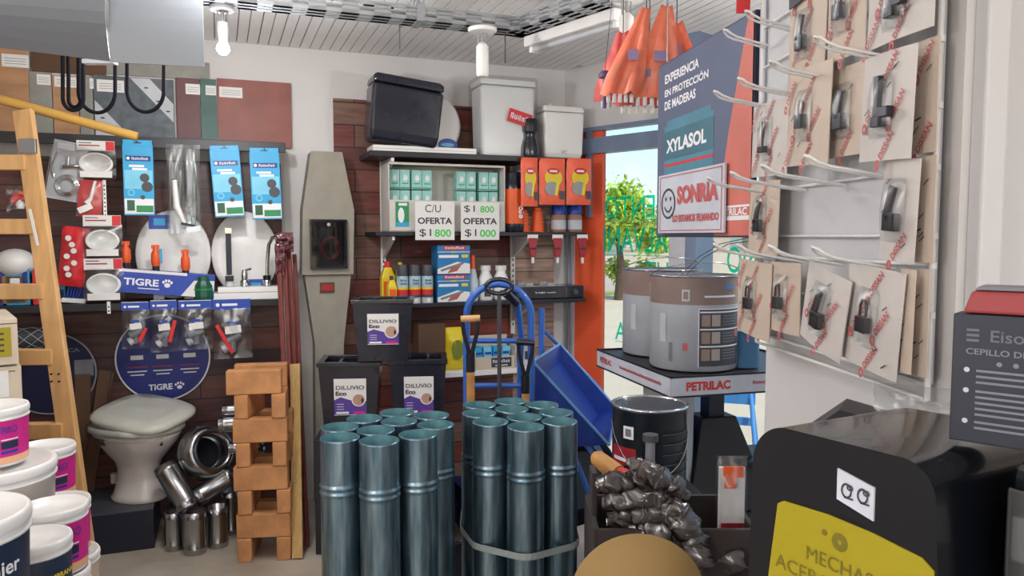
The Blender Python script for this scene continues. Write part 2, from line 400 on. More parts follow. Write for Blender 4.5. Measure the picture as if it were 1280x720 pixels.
u_m0 = CHAM.hit(852, 320)[0]; u_m1 = CHAM.hit(905, 320)[0]
win = struct('window_1', ch, CHAM.o, CHAM.r)
g = MB(pane); g.box(((u_b+LN)/2, .012, (.1+zt0)/2), (LN-u_b, .006, zt0-.1)); g.box(((u_b+LN)/2, .012, (zt1+zl-.02)/2), (LN-u_b, .006, zl-.02-zt1)); o = g.build('window_pane', win)
mc = MB(ltgrey); mc.box(((u_m0+u_m1)/2-.03, -.12, CZ/2), (.10, .16, CZ)); mc.m(framegrey); mc.box(((u_m0+u_m1)/2+.055, -.12, CZ/2), (.07, .161, CZ)); struct('trim_6', mc, CHAM.o, CHAM.r, .003)
# painted letters on the pane, read from the street side
def glasstext(body, x0, y0, x1, y1, mirror=True):
    u0, z1 = CHAM.hit(x0, y0, .0); u1 = CHAM.hit(x1, y0, .0)[0]; z0 = CHAM.hit((x0+x1)/2, y1, .0)[1]
    return ((u0+u1)/2, .0078, (z0+z1)/2), u1-u0, z1-z0
L = MB(greenglass)
for body, q in (('MENTO', (755, 246, 838, 272)), ('GALVANI', (754, 284, 852, 316)), ('ALIT', (806, 327, 852, 345)), ('NO', (908, 308, 945, 342)), ('A', (768, 402, 782, 425)), ('ME', (795, 365, 850, 390))):
    cpos, ww, hh = glasstext(body, *q); L.text(body, cpos, ww, hh, bold=.006, mirror=body != 'A')
    L.rect(cpos[0]-ww*.5, cpos[2]-hh*.62, cpos[0]+ww*.5, cpos[2]-hh*.62+.004, .0078)
L.build('painted_lettering', win)
# partition wall carrying the wire rack, and the return wall at the right
xr = RACK.hit(1203, 300)[0]
b = MB(wshade); b.box(((xr+.0)/2, .10, 1.35), (xr, .16, 2.7)); struct('wall_right', b, RACK.o, RACK.r)
b = MB(framegrey); b.box((-.022, .05, 1.9), (.03, .05, 1.25)); b.m(framewhite); b.box((-.045, .03, 1.9), (.012, .02, 1.25)); struct('trim_7', b, RACK.o, RACK.r)
e = RACK.pt(xr, 0, 0)
b = MB(white); b.box((.8, .07, 1.35), (1.6, .12, 2.7)); struct('wall_return', b, (e.x-.0, e.y, 0), 0)
b = MB(wshade); b.box((.025, -.005, 1.35), (.03, .03, 2.7)); struct('trim_8', b, (e.x, e.y, 0), 0, .004)
b = MB(white); b.box((ur+.05, -(2.9+WB)/2-.4, 1.35), (.1, WB-3.7, 2.7)); struct('wall_side', b, WALL.o, WR)
# ================================================================== STREET
g = MB(pav); g.box((3, 13, -.14), (60, 17, .08)); g.m(asph); g.box((3, 27, -.16), (90, 12, .06)); g.m(pav); g.box((3, 47, -.13), (90, 28, .08)); g.m(grass); g.box((3, 21.2, -.10), (60, .9, .06)); g.box((3, 35, -.08), (90, 2.5, .06))
g.m(pav); g.box((0, -16, -.14), (40, 27, .08)); struct('street_ground', g)  # unseen pavement behind the viewer, added to bounce sunlight onto the ceiling
def house(name, label, x0, x1, y, h, rh):
    t = thing(name, label, 'building', ((x0+x1)/2, y, -.1)); W = x1-x0
    b = MB(housem); b.box((0, 2, h/2), (W, 4, h)); b.build('wall', t)
    r = MB(houser); r.prism([(-W/2-.2, h), (W/2+.2, h), (W/2-.3, h+rh), (-W/2+.3, h+rh)], -.2, 4.2); r.build('roof', t)
    for k in range(3):
        d = MB(dkgrey); d.box((-W*.33+k*W*.3, -.02, h*.42), (.9, .05, h*.55)); d.build('window', t)
    return t
house('house', 'beige house with tiled roof across the street, left', 6.6, 12.6, 44, 1.9, .55)
house('house', 'beige house across the street, behind the grey pillar', 13.6, 20, 41, 2.1, .3)
b = MB(housem); b.box((0, 0, .5), (9.5, .15, 1.0)); b.box((0, -.02, 1.02), (9.6, .22, .06)); tag(b.build('garden_wall', None, 0, (9.6, 33.5, -.1)), 'low beige garden wall across the street', 'wall')
def tree(x, y, zc, r, n, label, s=1):
    t = thing('street_tree', label, 'tree', (x, y, -.1)); k = MB(bark); k.tube([(0, 0, 0), (.05, 0, zc*.5), (-.03, 0, zc*.9)], [.13, .1, .06]); k.build('trunk', t)
    l = MB(leafm); rnd = random.Random(int(x*10))
    cl = []
    for _ in range(16):
        v = Vector((rnd.gauss(0, 1), rnd.gauss(0, 1), rnd.gauss(0, 1))).normalized()*r*rnd.uniform(.2, 1); v.z *= s; cl.append((v, r*rnd.uniform(.18, .42)))
    for i in range(n):
        c0, rr = cl[i % 16]; v = c0 + Vector((rnd.gauss(0, .55), rnd.gauss(0, .55), rnd.gauss(0, .5)))*rr
        p = Vector((0, 0, zc)) + v; q = Matrix.Rotation(rnd.uniform(0, 6), 4, Vector((rnd.random(), rnd.random(), rnd.random()+.1)).normalized()); a = rnd.uniform(.05, .11)
        l.add([p+q@Vector(w_)*a for w_ in ((-1, 0, 0), (0, -.55, .1), (1, 0, 0), (0, .55, .1))], [(0, 1, 2, 3)])
    l.build('foliage', t)
tree(2.68, 19, 1.72, 1.12, 7000, 'leafy green street tree seen through the glass front', 1.25)
tree(7.4, 34, 2.0, 1.3, 2500, 'small green tree standing before the house across the street', 1.0)
for k, zz in enumerate((3.4, 4.6)):
    b = MB(dkgrey); b.tube([(-4+i*2, 22-.2*i, zz+.02*(i-6)**2+i*.12) for i in range(14)], .012); tag(b.build('overhead_cable'), ['lower overhead cable crossing the sky over the street', 'upper overhead cable crossing the sky over the street'][k], 'cable')
# blue trestle outside on the pavement
p0 = PZ(920, 585, .0); p0 = Vector((1.33, 4.75, -.1))
t = thing('folding_trestle', 'bright blue trestle standing outside on the sunny pavement', 'trestle', p0, math.radians(-20))
tb = M('trestle_blue', (90, 160, 232), .4); b = MB(tb); b.box((0, 0, .62), (.4, .03, .14)); b.box((0, 0, .44), (.36, .02, .05)); b.build('crossbar', t)
for sx in (-1, 1):
    for sy in (-1, 1): b = MB(tb); b.cyl((sx*.17, 0, .64), (sx*.24, sy*.2, .0), .013); b.build('leg', t)

# ================================================================== CEILING FITTINGS
for i, (x, y, e_) in enumerate(FILL_PANELS):  # bodies of the added panels, none in view
    t = thing('fill_panel_lamp', ['added square fill light panel over the counter, out of view', 'added square fill light panel behind the viewer'][i], 'light', (x, y, 2.475), WR, 'added fill light panels on the ceiling')
    b = MB(whitepl); b.box((0, 0, .028), (.62, .62, .05)); b.build('housing', t, .004); b = MB(diff); b.box((0, 0, 0), (.56, .56, .006)); b.build('diffuser', t)
# cable trays
def tray(label, A, B, w=.10, h=.055, vis=60):
    A = Vector(A); B = Vector(B); d = B-A; Ln = d.length; rz = math.atan2(d.y, d.x)
    t = MB(traym); n = int(Ln/.12)
    t.box((Ln/2, 0, h-.004), (Ln, .004, .008)); t.box((Ln/2, -w, h-.004), (Ln, .004, .008))
    for yy in (0, -w):
        t.box((Ln/2, yy, h*.12), (Ln, .003, h*.24)); t.box((Ln/2, yy, h*.5), (Ln, .003, h*.1)); t.box((Ln/2, yy, h*.85), (Ln, .003, h*.3))
        for k in range(n+1): t.box((k*Ln/n, yy, h*.5), (.065, .003, h))
    t.box((Ln/2, -w*.12, 0), (Ln, w*.24, .003)); t.box((Ln/2, -w*.88, 0), (Ln, w*.24, .003)); t.box((Ln/2, -w*.5, 0), (Ln, w*.2, .003))
    for k in range(n+1): t.box((k*Ln/n, -w/2, 0), (.07, w, .003))
    return tag(t.build('cable_tray', None, 0, A, rz), label, 'cable tray', 'perforated cable trays under the ceiling')
TZ = 2.36
pa = WALL.pt(-3.2, 1.27, TZ); pb = P(652, 46, 3.36); pb.z = TZ
pa = pb - WALL.X*2.75
tr1 = tray('long perforated steel cable tray running parallel to the back wall', pa, pb)
pc = pb + Vector((math.cos(math.radians(-52)), math.sin(math.radians(-52)), 0))*1.5
tray('perforated steel cable tray angled towards the orange packets', pb+Vector((.015, -.01, .0)), pc)
for k, (px, nm) in enumerate(((516, 'left'), (300, 'far'))):
    u = -(652-px)/950*3.3; q = pb + WALL.X*u
    b = MB(traym); pts = [(0, .01, .0), (0, .012, .06), (0, -.02, .12), (0, -.05, CZ-TZ)]
    b.tube([(0, .005, .06), (.01, 0, .10), (-.01, -.04, .15), (0, -.05, CZ-TZ-.01)], .012); b.box((0, -.05, .03), (.03, .12, .07))
    tag(b.build('hanger_bracket', None, 0, q, WR), ['grey curved hanger holding the long cable tray near its middle', 'grey hanger holding the long cable tray beside the lit bulb'][k], 'bracket')
b = MB(dkgrey); b.cyl((-.06, 0, 0), (.06, 0, 0), .016); q = P(473, 9, 3.15); tag(b.build('black_roll', None, 0, (q.x, q.y, TZ+.071), WR), 'short black roll lying on the long cable tray', 'roll')
for k, px in enumerate((497, 629)):
    q = P(px, 45, 3.2); b = MB(dkgrey); b.cyl((0, 0, -.10 if k == 0 else -.12), (0, 0, .0), .0025, n=6); q.z = TZ+.0
    q = pb - WALL.X*((652-px)/950*3.3) - WALL.Y*.01; tag(b.build('dangling_wire', None, 0, (q.x, q.y, TZ+.001), 0), ['thin dark wire dangling below the tray over the white wall', 'thin dark wire dangling beside the white lamp holder'][k], 'wire')
def pendant(label, px, py_top, py_bot, y, r, lit=False):
    top = P(px, py_top, y); bot = P(px, py_bot, y); zt = TZ-.004
    t = thing('pendant_lamp', label, 'lamp', (top.x, top.y, zt), WR)
    b = MB(whitepl if not lit else greypl); k_ = 1 if not lit else .75; b.lathe([(.055*k_, -.018), (.06*k_, -.012), (.06*k_, -.002), (.05*k_, 0)], n=28); b.build('mounting_plate', t)
    b = MB(greypl); dz = top.z-zt
    for s_ in (-1, 1): b.cyl((s_*.018, 0, -.05-.02), (s_*.018, 0, -.015), .003, n=6)
    b.cyl((0, 0, -.06), (0, 0, -.015), .006, n=8); b.build('hook', t)
    hb = bot.z-zt
    if lit:
        b = MB(whitepl); b.lathe([(.016, hb+.018), (.02, -.09), (.018, -.06)], n=20); b.build('holder', t)
        b = MB(bulbm); b.lathe([(.002, hb-.026), (.014, hb-.022), (.023, hb-.010), (.024, hb+.002), (.018, hb+.014), (.014, hb+.018)], n=24); b.build('bulb', t)
    else:
        b = MB(whitepl); b.lathe([(.02, hb), (.026, hb+.006), (.026, -.075), (.02, -.068), (.012, -.06)], n=24); b.build('bulb', t)
    return t, bot
for i, (x, y, e_, dr) in enumerate(FILL_BULBS):  # bodies and lights of the added bulbs, none in view
    t = thing('pendant_lamp', ['added fill bulb nearest the counter, out of view', 'added fill bulb behind the viewer', 'added fill bulb by the left wall, out of view', 'added fill bulb above the left paint buckets, out of view', 'added fill bulb hidden behind the partition with the wire rack'][i], 'lamp', (x, y, CZ-.002), WR)
    b = MB(whitepl); b.lathe([(.05, -.018), (.055, -.012), (.055, -.002), (.05, 0)], n=28); b.build('mounting_plate', t); b = MB(whitepl); b.cyl((0, 0, -.10-dr), (0, 0, -.04-dr), .02); b.cyl((0, 0, -.05-dr), (0, 0, -.015), .004, n=8); b.build('holder', t)
    b = MB(bulbm); b.lathe([(.002, -.175-dr), (.02, -.17-dr), (.03, -.15-dr), (.03, -.135-dr), (.02, -.11-dr), (.016, -.10-dr)], n=24); b.build('bulb', t)
    l_ = bpy.data.lights.new('bulb_light', 'POINT'); l_.energy = e_; l_.shadow_soft_size = .05; l_.color = (1, .97, .94); lo = bpy.data.objects.new('bulb_light', l_); C.objects.link(lo); lo.location = (x, y, CZ-.24-dr)
t, bp_ = pendant('lit round bulb glowing under the cable tray', 278, 20, 60, 2.9, .03, True)
pl = bpy.data.lights.new('bulb_light', 'POINT'); pl.energy = 20; pl.shadow_soft_size = .035; plo = bpy.data.objects.new('bulb_light', pl); C.objects.link(plo); plo.location = (bp_.x, bp_.y, bp_.z-.07)
pendant('white cylindrical lamp hanging above the wrapped white cistern', 603, 46, 96, 3.2, .026)
pendant('white cylindrical lamp hanging behind the orange packets', 783, 20, 62, 2.78, .026)
# batten fixture under the angled tray
q = P(712, 40, 3.05); t = thing('batten_light', 'long white batten light fixture under the angled tray', 'light', (q.x+.02, q.y+.1, TZ-.055), math.radians(-52))
b = MB(whitepl); b.box((0, 0, .03), (.54, .08, .045)); b.build('housing', t, .006); b = MB(ltgrey); b.cyl((-.25, 0, -.003), (.25, 0, -.003), .012); b.build('tube', t)
for s_ in (-1, 1): b = MB(whitepl); b.box((s_*.25, 0, 0), (.02, .03, .03)); b.build('end_cap', t)

# hanging sheets at the upper left
def sheet(label, q, mat, y, bend):
    (x0, y0), (x1, y1), (x2, y2), (x3, y3) = q
    pts = [P(a, b_, yy) for (a, b_), yy in zip(q, y)]
    m_ = MB(mat); n = 10; vs = []; fs = []
    nrm = (pts[1]-pts[0]).cross(pts[3]-pts[0]).normalized()
    for side in (0, 1):
        for j in range(n+1):
            for i in range(n+1):
                a = i/n; b_ = j/n; p = pts[0].lerp(pts[1], a).lerp(pts[3].lerp(pts[2], a), b_)
                vs.append(p + nrm*(bend*math.sin(b_*PI)*.5 + .004*side))
    N = (n+1)**2
    for side in (0, 1):
        for j in range(n):
            for i in range(n):
                a = side*N+j*(n+1)+i; fs.append((a, a+1, a+n+2, a+n+1) if side else (a, a+n+1, a+n+2, a+1))
    for i in range(n):
        a = i; fs.append((a, a+1, a+1+N, a+N)); a = n*(n+1)+i; fs.append((a, a+N, a+1+N, a+1))
        a = i*(n+1); fs.append((a, a+N, a+n+1+N, a+n+1)); a = i*(n+1)+n; fs.append((a, a+n+1, a+n+1+N, a+N))
    m_.add(vs, fs, False); return tag(m_.build('hanging_sheet'), label, 'sheet', 'grey sheets hanging at the upper left')
sheet('dull grey curved sheet hanging at the top left corner', [(-60, 52), (138, 77), (138, -60), (-60, -60)], hang, (2.0, 2.1, 2.1, 2.0), .12)
sheet('paler grey sheet hanging left of the lit bulb', [(138, 78), (256, 84), (254, -60), (139, -60)], hang2, (2.08, 2.12, 2.12, 2.08), .02)
b = MB(inkw); q0 = P(110, 75, 2.25); q1 = P(140, 80, 2.25); b.box(((q0.x+q1.x)/2, 2.25, (q0.z+q1.z)/2), (.09, .03, .012)); b.box((q0.x, 2.25, q0.z+.25), (.004, .004, .5))
tag(b.build('white_strip', None), 'narrow white strip hanging below the dull grey sheet', 'strip')
# black drive belts
for k, (xa, xb, yb, yt) in enumerate(((76, 102, 138, 60), (96, 142, 141, 60), (83, 98, 134, 55), (157, 203, 140, 60))):
    D = 2.6+.02*k; pts = []
    A = P(xa, yt, D); B = P(xb, yt, D); L_ = P((xa+xb)/2, yb, D); R = (B.x-A.x)/2; m_ = MB(rubber)
    cx = (A.x+B.x)/2; zc = L_.z+R*1.15; top = 2.33
    for i in range(17): a = PI+PI*i/16; pts.append((cx+R*math.cos(a), D, zc+R*1.15*math.sin(a)))
    for i in range(17): a = PI*i/16; pts.append((cx+R*math.cos(a), D+.02, top-R+R*math.sin(a)))
    m_.tube(pts, .0065, 8, True)
    tag(m_.build('drive_belt'), ['leftmost black rubber belt hanging as a narrow loop under the sheets', 'wide black rubber belt hanging second from the left', 'short narrow black belt between the left belts', 'wide black rubber belt hanging over the slate tile'][k], 'belt', 'black belts hanging under the sheets')
b = MB(steel); b.cyl((0, 0, 0), (0, .9, 0), .008); b.box((0, .9, 0), (.01, .01, .01)); 
b = MB(steel); A = P(60, 20, 2.62); B = P(215, 20, 2.62); b.cyl((A.x, 2.63, 2.318), (B.x, 2.63, 2.318), .006); b.cyl((A.x+.05, 2.63, 2.318), (A.x+.05, 2.63, CZ), .004); b.cyl((B.x-.05, 2.63, 2.318), (B.x-.05, 2.63, CZ), .004); tag(b.build('hanging_rail'), 'steel rail that carries the black belts', 'rail')

# ================================================================== LEFT WALL DISPLAY
ZU = 1.955; ZLO = 1.16
u0 = WALL.hit(-200, 183)[0]; u1 = WALL.hit(352, 183)[0]
b = MB(blackm); b.box(((u0+u1)/2, -.14, ZU+.011), (u1-u0, .25, .022)); b.box(((u0+u1)/2, -.262, ZU+.0), (u1-u0, .012, .05)); tag(b.build('wall_shelf', None, .002, WALL.o, WR), 'upper black shelf holding tile samples on the left', 'shelf')
u1b = WALL.hit(351, 380, .3)[0]
b = MB(blackm); b.box(((u0+u1b)/2, -.165, ZLO), (u1b-u0, .30, .034)); tag(b.build('wall_shelf', None, .002, WALL.o, WR), 'lower black shelf holding white toilet seats on the left', 'shelf')
# tile samples standing on the upper shelf
def tile(label, x0, y0, x1, kind, labs, w=.03, y1=None):
    u, z, W, H = WALL.span(x0, y0, x1, y1 or 186, w); ztop = z+H
    if y1 is None: z = ZU+.024; H = ztop-z
    t = thing('tile_sample', label, 'tile', WALL.pt(u, w, z), WR, 'tile samples over the upper left shelf')
    b = MB({'wood': woodtile, 'grey': greytile, 'terra': terracotta, 'maroon': maroon, 'green': greentile, 'slate': stone, 'brown': carddk}[kind]); b.box((0, 0, H/2), (W, .012, H))
    if kind == 'slate':
        b.m(ltgrey); y = -.0065; b.poly([(-W*.05, y, H*.99), (W*.2, y, H*.99), (W*.49, y, H*.62), (W*.49, y, H*.33)]); b.poly([(-W*.49, y, H*.62), (-W*.03, y, 0.01), (-W*.49, y, .01)])
        b.m(bark)
        for (a, c_) in ((.15, .85), (.3, .65), (.42, .5), (-.4, .35), (-.25, .18)): b.disc((W*a, -.007, H*c_), W*.03, 8, W*.012)
    b.build('panel', t, .002)
    for (a0, b0, a1, b1) in labs:
        uu, zz, w2, h2 = WALL.span(a0, b0, a1, b1, w+.008); l = MB(paper); l.box((uu-u, -.008, zz-z+h2/2), (w2, .002, h2)); l.m(midgrey)
        for k in range(3): l.rect(uu-u-w2*.4, zz-z+h2*(.25+.2*k), uu-u+w2*.4, zz-z+h2*(.29+.2*k), -.0092)
        l.build('label', t)
tile('pale wood-look tile sample at the far left', -75, 56, 37, 'wood', [(2, 68, 36, 84)])
tile('narrow grey tile sample between two wood-look tiles', 38, 90, 66, 'grey', [(46, 93, 63, 106)])
tile('brown wood-look tile sample behind the left black belts', 67, 95, 99, 'wood', [(68, 96, 97, 109)])
tile('pale beige tile sample left of the slate tile', 100, 95, 117, 'grey', [(112, 98, 117, 111)])
tile('dark slate tile sample with white diagonal corners', 118, 97, 218, 'slate', [(121, 100, 155, 115)])
tile('dark maroon tile sample right of the slate tile', 221, 98, 250, 'maroon', [(232, 105, 250, 118)])
tile('narrow dark green tile sample beside the terracotta tile', 251, 99, 271, 'green', [(257, 107, 270, 119)])
tile('large terracotta tile sample at the right end of the row', 272, 101, 364, 'terra', [(274, 109, 303, 122)])
tile('long brown board lying above the tile samples', 39, 64, 132, 'brown', [], .012, 92)
tile('pale board above the slate tile sample', 133, 74, 262, 'grey', [], .008, 97)

# ochre tube
b = MB(yellowtube); a = P(-60, 108, 3.22); c_ = P(172, 171, 3.42); b.cyl(a, c_, .020, n=24); b.m(card); d_ = (c_-a).normalized(); b.cyl(c_-d_*.001, c_+d_*.002, .016)
tag(b.build('long_tube'), 'long ochre yellow tube lying slanted over the ladder top', 'tube')
# ladder
BR = Vector((-1.66, 2.92, 0)); TRp = Vector((-2.03, 3.20, 2.02)); BL = BR + Vector((-.62, -.05, 0)); TL = TRp + Vector((-.34, -.03, 0))
t = thing('stepladder', 'tall pine wooden stepladder at the left edge', 'ladder', (BR.x, BR.y, 0)); O_ = Vector((BR.x, BR.y, 0))
for a, c_ in ((BR, TRp), (BL, TL)): b = MB(wood); b.bar(a-O_, c_-O_, .03, .075, (1, 0, 0)); b.build('rail', t, .003)
for k, py in enumerate((200, 283, 365, 446, 535, 630)):
    zz = P(60, py, 3.05).z; q = zz/2.02; A = BR.lerp(TRp, q)-O_; B = BL.lerp(TL, q)-O_
    b = MB(wood); b.bar(A+Vector((-.012, 0, 0)), B+Vector((.012, 0, 0)), .055, .062); b.build('step', t, .003)
b = MB(steel); q = BR.lerp(TRp, .925)-O_; b.box(q+Vector((.012, -.022, 0)), (.07, .012, .06)); b.build('hinge_plate', t, .002)
for zz in (.44, .45): pass
b = MB(hard)
for dz, dx in ((0, 0), (.03, 0), (0, .03), (.03, .03)): q = BR.lerp(TRp, .455)-O_; b.cyl(q+Vector((dx-.015, -.042, dz)), q+Vector((dx-.015, -.034, dz)), .004, n=8)
b.build('screw', t)
b = MB(paper); q = BR.lerp(TRp, .76)-O_; b.box(q+Vector((.0, -.0385, 0)), (.012, .002, .15), RY(-.18)); b.build('label', t)

# hanging packs ----------------------------------------------------
GW = 'packages hanging on the left wall display'
def hangbase(label, name, cat, q, w, group=None, tilt=0):
    u, z, W, H = WALL.span(*q, w); t = thing(name, label, cat, WALL.pt(u, w, z), WR, group)
    if tilt: t.rotation_euler = (0, tilt, WR)
    return t, W, H
def hook(t, W, H, L_=.06):
    b = MB(steel); b.tube([(0, L_, H-.01), (0, -.012, H-.012), (0, -.018, H)], .0022, 6); b.build('hook', t)
def pack_soap(label, q, w=.29):
    t, W, H = hangbase(label, 'soap_dish_pack', 'package', q, w, 'soap dish packs'); 
    b = MB(paper); b.box((0, 0, H*.87), (W*.95, .003, H*.26)); b.m(red); b.rect(W*.25, H*.75, W*.47, H*.99, -.0018); b.m(redd); b.rect(-W*.42, H*.86, W*.1, H*.89, -.0018); b.m(ink); b.rect(-W*.42, H*.93, -W*.1, H*.95, -.0018); b.build('header_card', t)
    b = MB(whitepl); b.t(TR(0, -.004, H*.40) @ RX(PI/2)); b.lathe([(.01, .004), (W*.33, .004), (W*.36, .012), (W*.42, .014), (W*.43, .006), (W*.42, -.012), (.01, -.014)], n=32, sy=.72); b.build('soap_dish', t)
    b = MB(paper); b.box((0, -.019, H*.12), (W*.8, .002, H*.16)); b.build('label', t)
    b = MB(clear); b.pillow(W, H*.78, .045, cr=.2, seed=q[0]); b.build('film', t)
pack_soap('soap dish pack, topmost of the three, right of the coiled hose', (95, 176, 145, 224)); pack_soap('soap dish pack, middle of the three, right of the red bag', (103, 269, 153, 322)); pack_soap('soap dish pack, lowest of the three, beside the blue box display', (104, 323, 155, 377))
# shower hose card
t, W, H = hangbase('clear pack with coiled chrome shower hose and tap', 'shower_hose_pack', 'package', (52, 176, 100, 250), .28, None, .18)
b = MB(ltgrey); b.box((0, 0, H/2), (W*.9, .003, H)); b.m(inkw); b.rect(-W*.35, H*.86, W*.1, H*.96, -.002); b.m(ink); b.disc((W*.3, -.002, H*.93), .008, 16); b.build('card', t)
b = MB(chrome)
for k in range(3): b.tube([(W*.08+(W*.3-.006*k)*math.cos(a/12*PI), -.012-.004*k, H*.26+(W*.3-.006*k)*math.sin(a/12*PI)) for a in range(24)], .0045, 8, True)
b.tube([(-W*.28, -.012, H*.35), (-W*.4, -.012, H*.55), (-W*.3, -.012, H*.8)], .0045); b.cyl((-W*.1, -.014, H*.56), (W*.3, -.014, H*.62), .010); b.cyl((W*.02, -.014, H*.58), (-.0, -.014, H*.74), .008); b.build('hose', t)
b = MB(clear); b.pillow(W, H, .03, cr=.1, seed=3); b.build('film', t)
# red brush pack
t, W, H = hangbase('red pack with white brush under the topmost soap dish', 'brush_pack', 'package', (94, 225, 128, 271), .285, None, .05)
b = MB(red); b.box((0, 0, H/2), (W*.9, .003, H)); b.build('card', t); b = MB(whitepl); b.tube([(W*.2, -.012, H*.98), (W*.05, -.014, H*.5), (-W*.1, -.016, H*.35)], [.007, .009, .015]); b.box((-W*.15, -.014, H*.22), (W*.55, .02, .03), RY(-.5)); b.build('brush', t, .003)
b = MB(clear); b.pillow(W, H, .04, cr=.12, seed=5); b.build('film', t)
# red bag
t, W, H = hangbase('red printed bag left of the middle soap dish', 'red_bag', 'bag', (70, 283, 104, 358), .27, None, .12)
b = MB(red); b.pillow(W, H, .05, cr=.16, seed=8); b.build('bag_body', t)
b = MB(paper)
for k in range(7): b.disc(((random.random()-.5)*W*.5, -.032, H*(.2+.1*k)), .013, 14)
for k in range(5): b.m(redd); b.disc(((random.random()-.5)*W*.5, -.033, H*(.25+.12*k)), .006, 10)
b.build('print', t)
# white floor brush with blue bristles on shelf
t = thing('scrub_brush', 'small white brush with blue bristles beside the lowest soap dish', 'brush', WALL.pt(*(lambda h_: (h_[0], .25, ZLO+.02))(WALL.hit(92, 370, .25))), WR)
b = MB(whitepl); b.box((0, 0, .012), (.10, .03, .022), RY(.1)); b.tube([(-.05, 0, .012), (-.09, 0, .03), (-.12, 0, .03)], .008); b.build('handle', t, .004)
b = MB(tblue2)
for k in range(7): b.cyl((-.03+.012*k, 0, .022), (-.015+.014*k, 0, .085), .004, n=6)
b.build('bristles', t)
# tall blue cartons
def carton(label, q, w, tilt):
    t, W, H = hangbase(label, 'blue_carton', 'package', q, w, 'tall cyan cartons hanging on the left display', tilt)
    b = MB(cyan); b.box((0, .012, H*.47), (W, .026, H*.94)); b.box((0, 0, H*.96), (W*.96, .003, H*.08)); b.m(cyan2); b.rect(-W*.46, H*.35, W*.46, H*.6, -.0012)
    b.m(paper); b.rect(-W*.48, H*.02, W*.48, H*.09, -.0013); b.m(inkw); b.rect(-W*.48, H*.09, W*.48, H*.22, -.0012); b.m(green); b.rect(-W*.1, H*.04, W*.46, H*.13, -.0016); b.m(greendk); b.rect(-W*.4, H*.06, -W*.15, H*.2, -.0016)
    b.m(tblue); b.rect(-W*.4, H*.72, W*.42, H*.79, -.0015); b.m(inkw); b.disc((-W*.32, -.002, H*.755), W*.055, 14); b.strokes(7, (W*.07, -.002, H*.755), W*.55, H*.035)
    b.m(inkw); b.rect(-W*.3, H*.64, W*.2, H*.67, -.0015); b.rect(-W*.2, H*.60, W*.3, H*.63, -.0015)
    b.m(dkgrey); b.disc((W*.2, -.0016, H*.5), W*.16, 16); b.disc((W*.28, -.0017, H*.38), W*.19, 16); b.disc((W*.12, -.0016, H*.24), W*.08, 12); b.m(cyan2); b.disc((-W*.25, -.0016, H*.3), W*.12, 16, hole=.7)
    b.m(navydk); b.rect(-W*.12, H*.955, W*.12, H*.97, -.002); b.build('box', t, .001); hook(t, W, H, .04)
carton('tall cyan carton hanging alone between soap dish and clear pouches', (154, 175, 192, 269), .29, 0); carton('left of the two neighbouring tall cyan cartons', (268, 182, 305, 271), .29, -.06); carton('tall cyan carton at the right end of the display', (315, 185, 352, 274), .29, -.03)
# clear pouches
t, W, H = hangbase('clear long pouches with white and chrome syphon parts', 'syphon_pouch', 'pouch', (207, 181, 252, 292), .29)
b = MB(clear); b.pillow(W*.5, H, .03, cr=.3, seed=2, c=(-W*.22, 0, 0)); b.pillow(W*.6, H*.95, .035, cr=.3, seed=12, c=(W*.18, -.01, H*.05)); b.build('pouch_film', t)
b = MB(whitepl); b.tube([(-W*.25, -.01, H*.6), (-W*.2, -.01, H*.3), (W*.0, -.01, H*.12)], [.012, .016, .012]); b.m(greypl); b.cyl((-W*.3, 0, H*.62), (-W*.28, 0, H*.8), .008); b.cyl((W*.15, -.01, H*.3), (W*.2, -.01, H*.95), .014); b.m(hard); b.box((W*.1, -.012, H*.10), (W*.4, .02, .012), RY(.2)); b.m(inkw); b.box((W*.25, -.02, H*.05), (W*.4, .01, .025), RY(-.15)); b.build('syphon_parts', t)
b = MB(tealg); b.box((W*.2, -.014, H*.5), (.004, .002, H*.8)); b.box((W*.3, -.014, H*.5), (.004, .002, H*.8)); b.build('blue_strip', t)
# toilet seats
def seat(label, q, w, lean, sticker):
    u, z, W, H = WALL.span(*q, w); z = ZLO+.018; R = W/2; Hh = H
    t = thing('toilet_seat', label, 'toilet seat', WALL.pt(u, w, z), WR, 'white round toilet seats on the lower left shelf')
    b = MB(whitepl); b.t(RX(-lean)); b.t(RX(-lean) @ TR(0, 0, Hh/2) @ RX(PI/2)); b.lathe([(.005, .016), (R*.8, .014), (R*.97, .006), (R, 0), (R*.97, -.006), (.005, -.008)], n=40, sy=Hh/2/R); b.t(RX(-lean))
    b.box((-R*.4, .0, .01), (.05, .04, .03)); b.box((R*.4, .0, .01), (.05, .04, .03)); b.t()
    b.build('lid', t); b = MB(tblue2); b.t(RX(-lean)); 
    sx, sz = sticker; b.box((sx*R, -.0135, Hh*sz), (R*.55, .004, Hh*.16)); b.m(cyan); b.box((sx*R, -.016, Hh*sz), (R*.3, .002, Hh*.08)); b.build('sticker', t)
    return t
seat('round white toilet seat behind the blue display box', (168, 264, 264, 376), .12, .12, (-.35, .86)); seat('round white toilet seat behind the black and chrome taps', (264, 268, 348, 376), .12, .12, (.3, .12))
def shpt(px, w): h_ = WALL.hit(px, 370, w); return WALL.pt(h_[0], w, ZLO+.0175)
def wid(px0, px1, w): return WALL.hit(px1, 370, w)[0]-WALL.hit(px0, 370, w)[0]
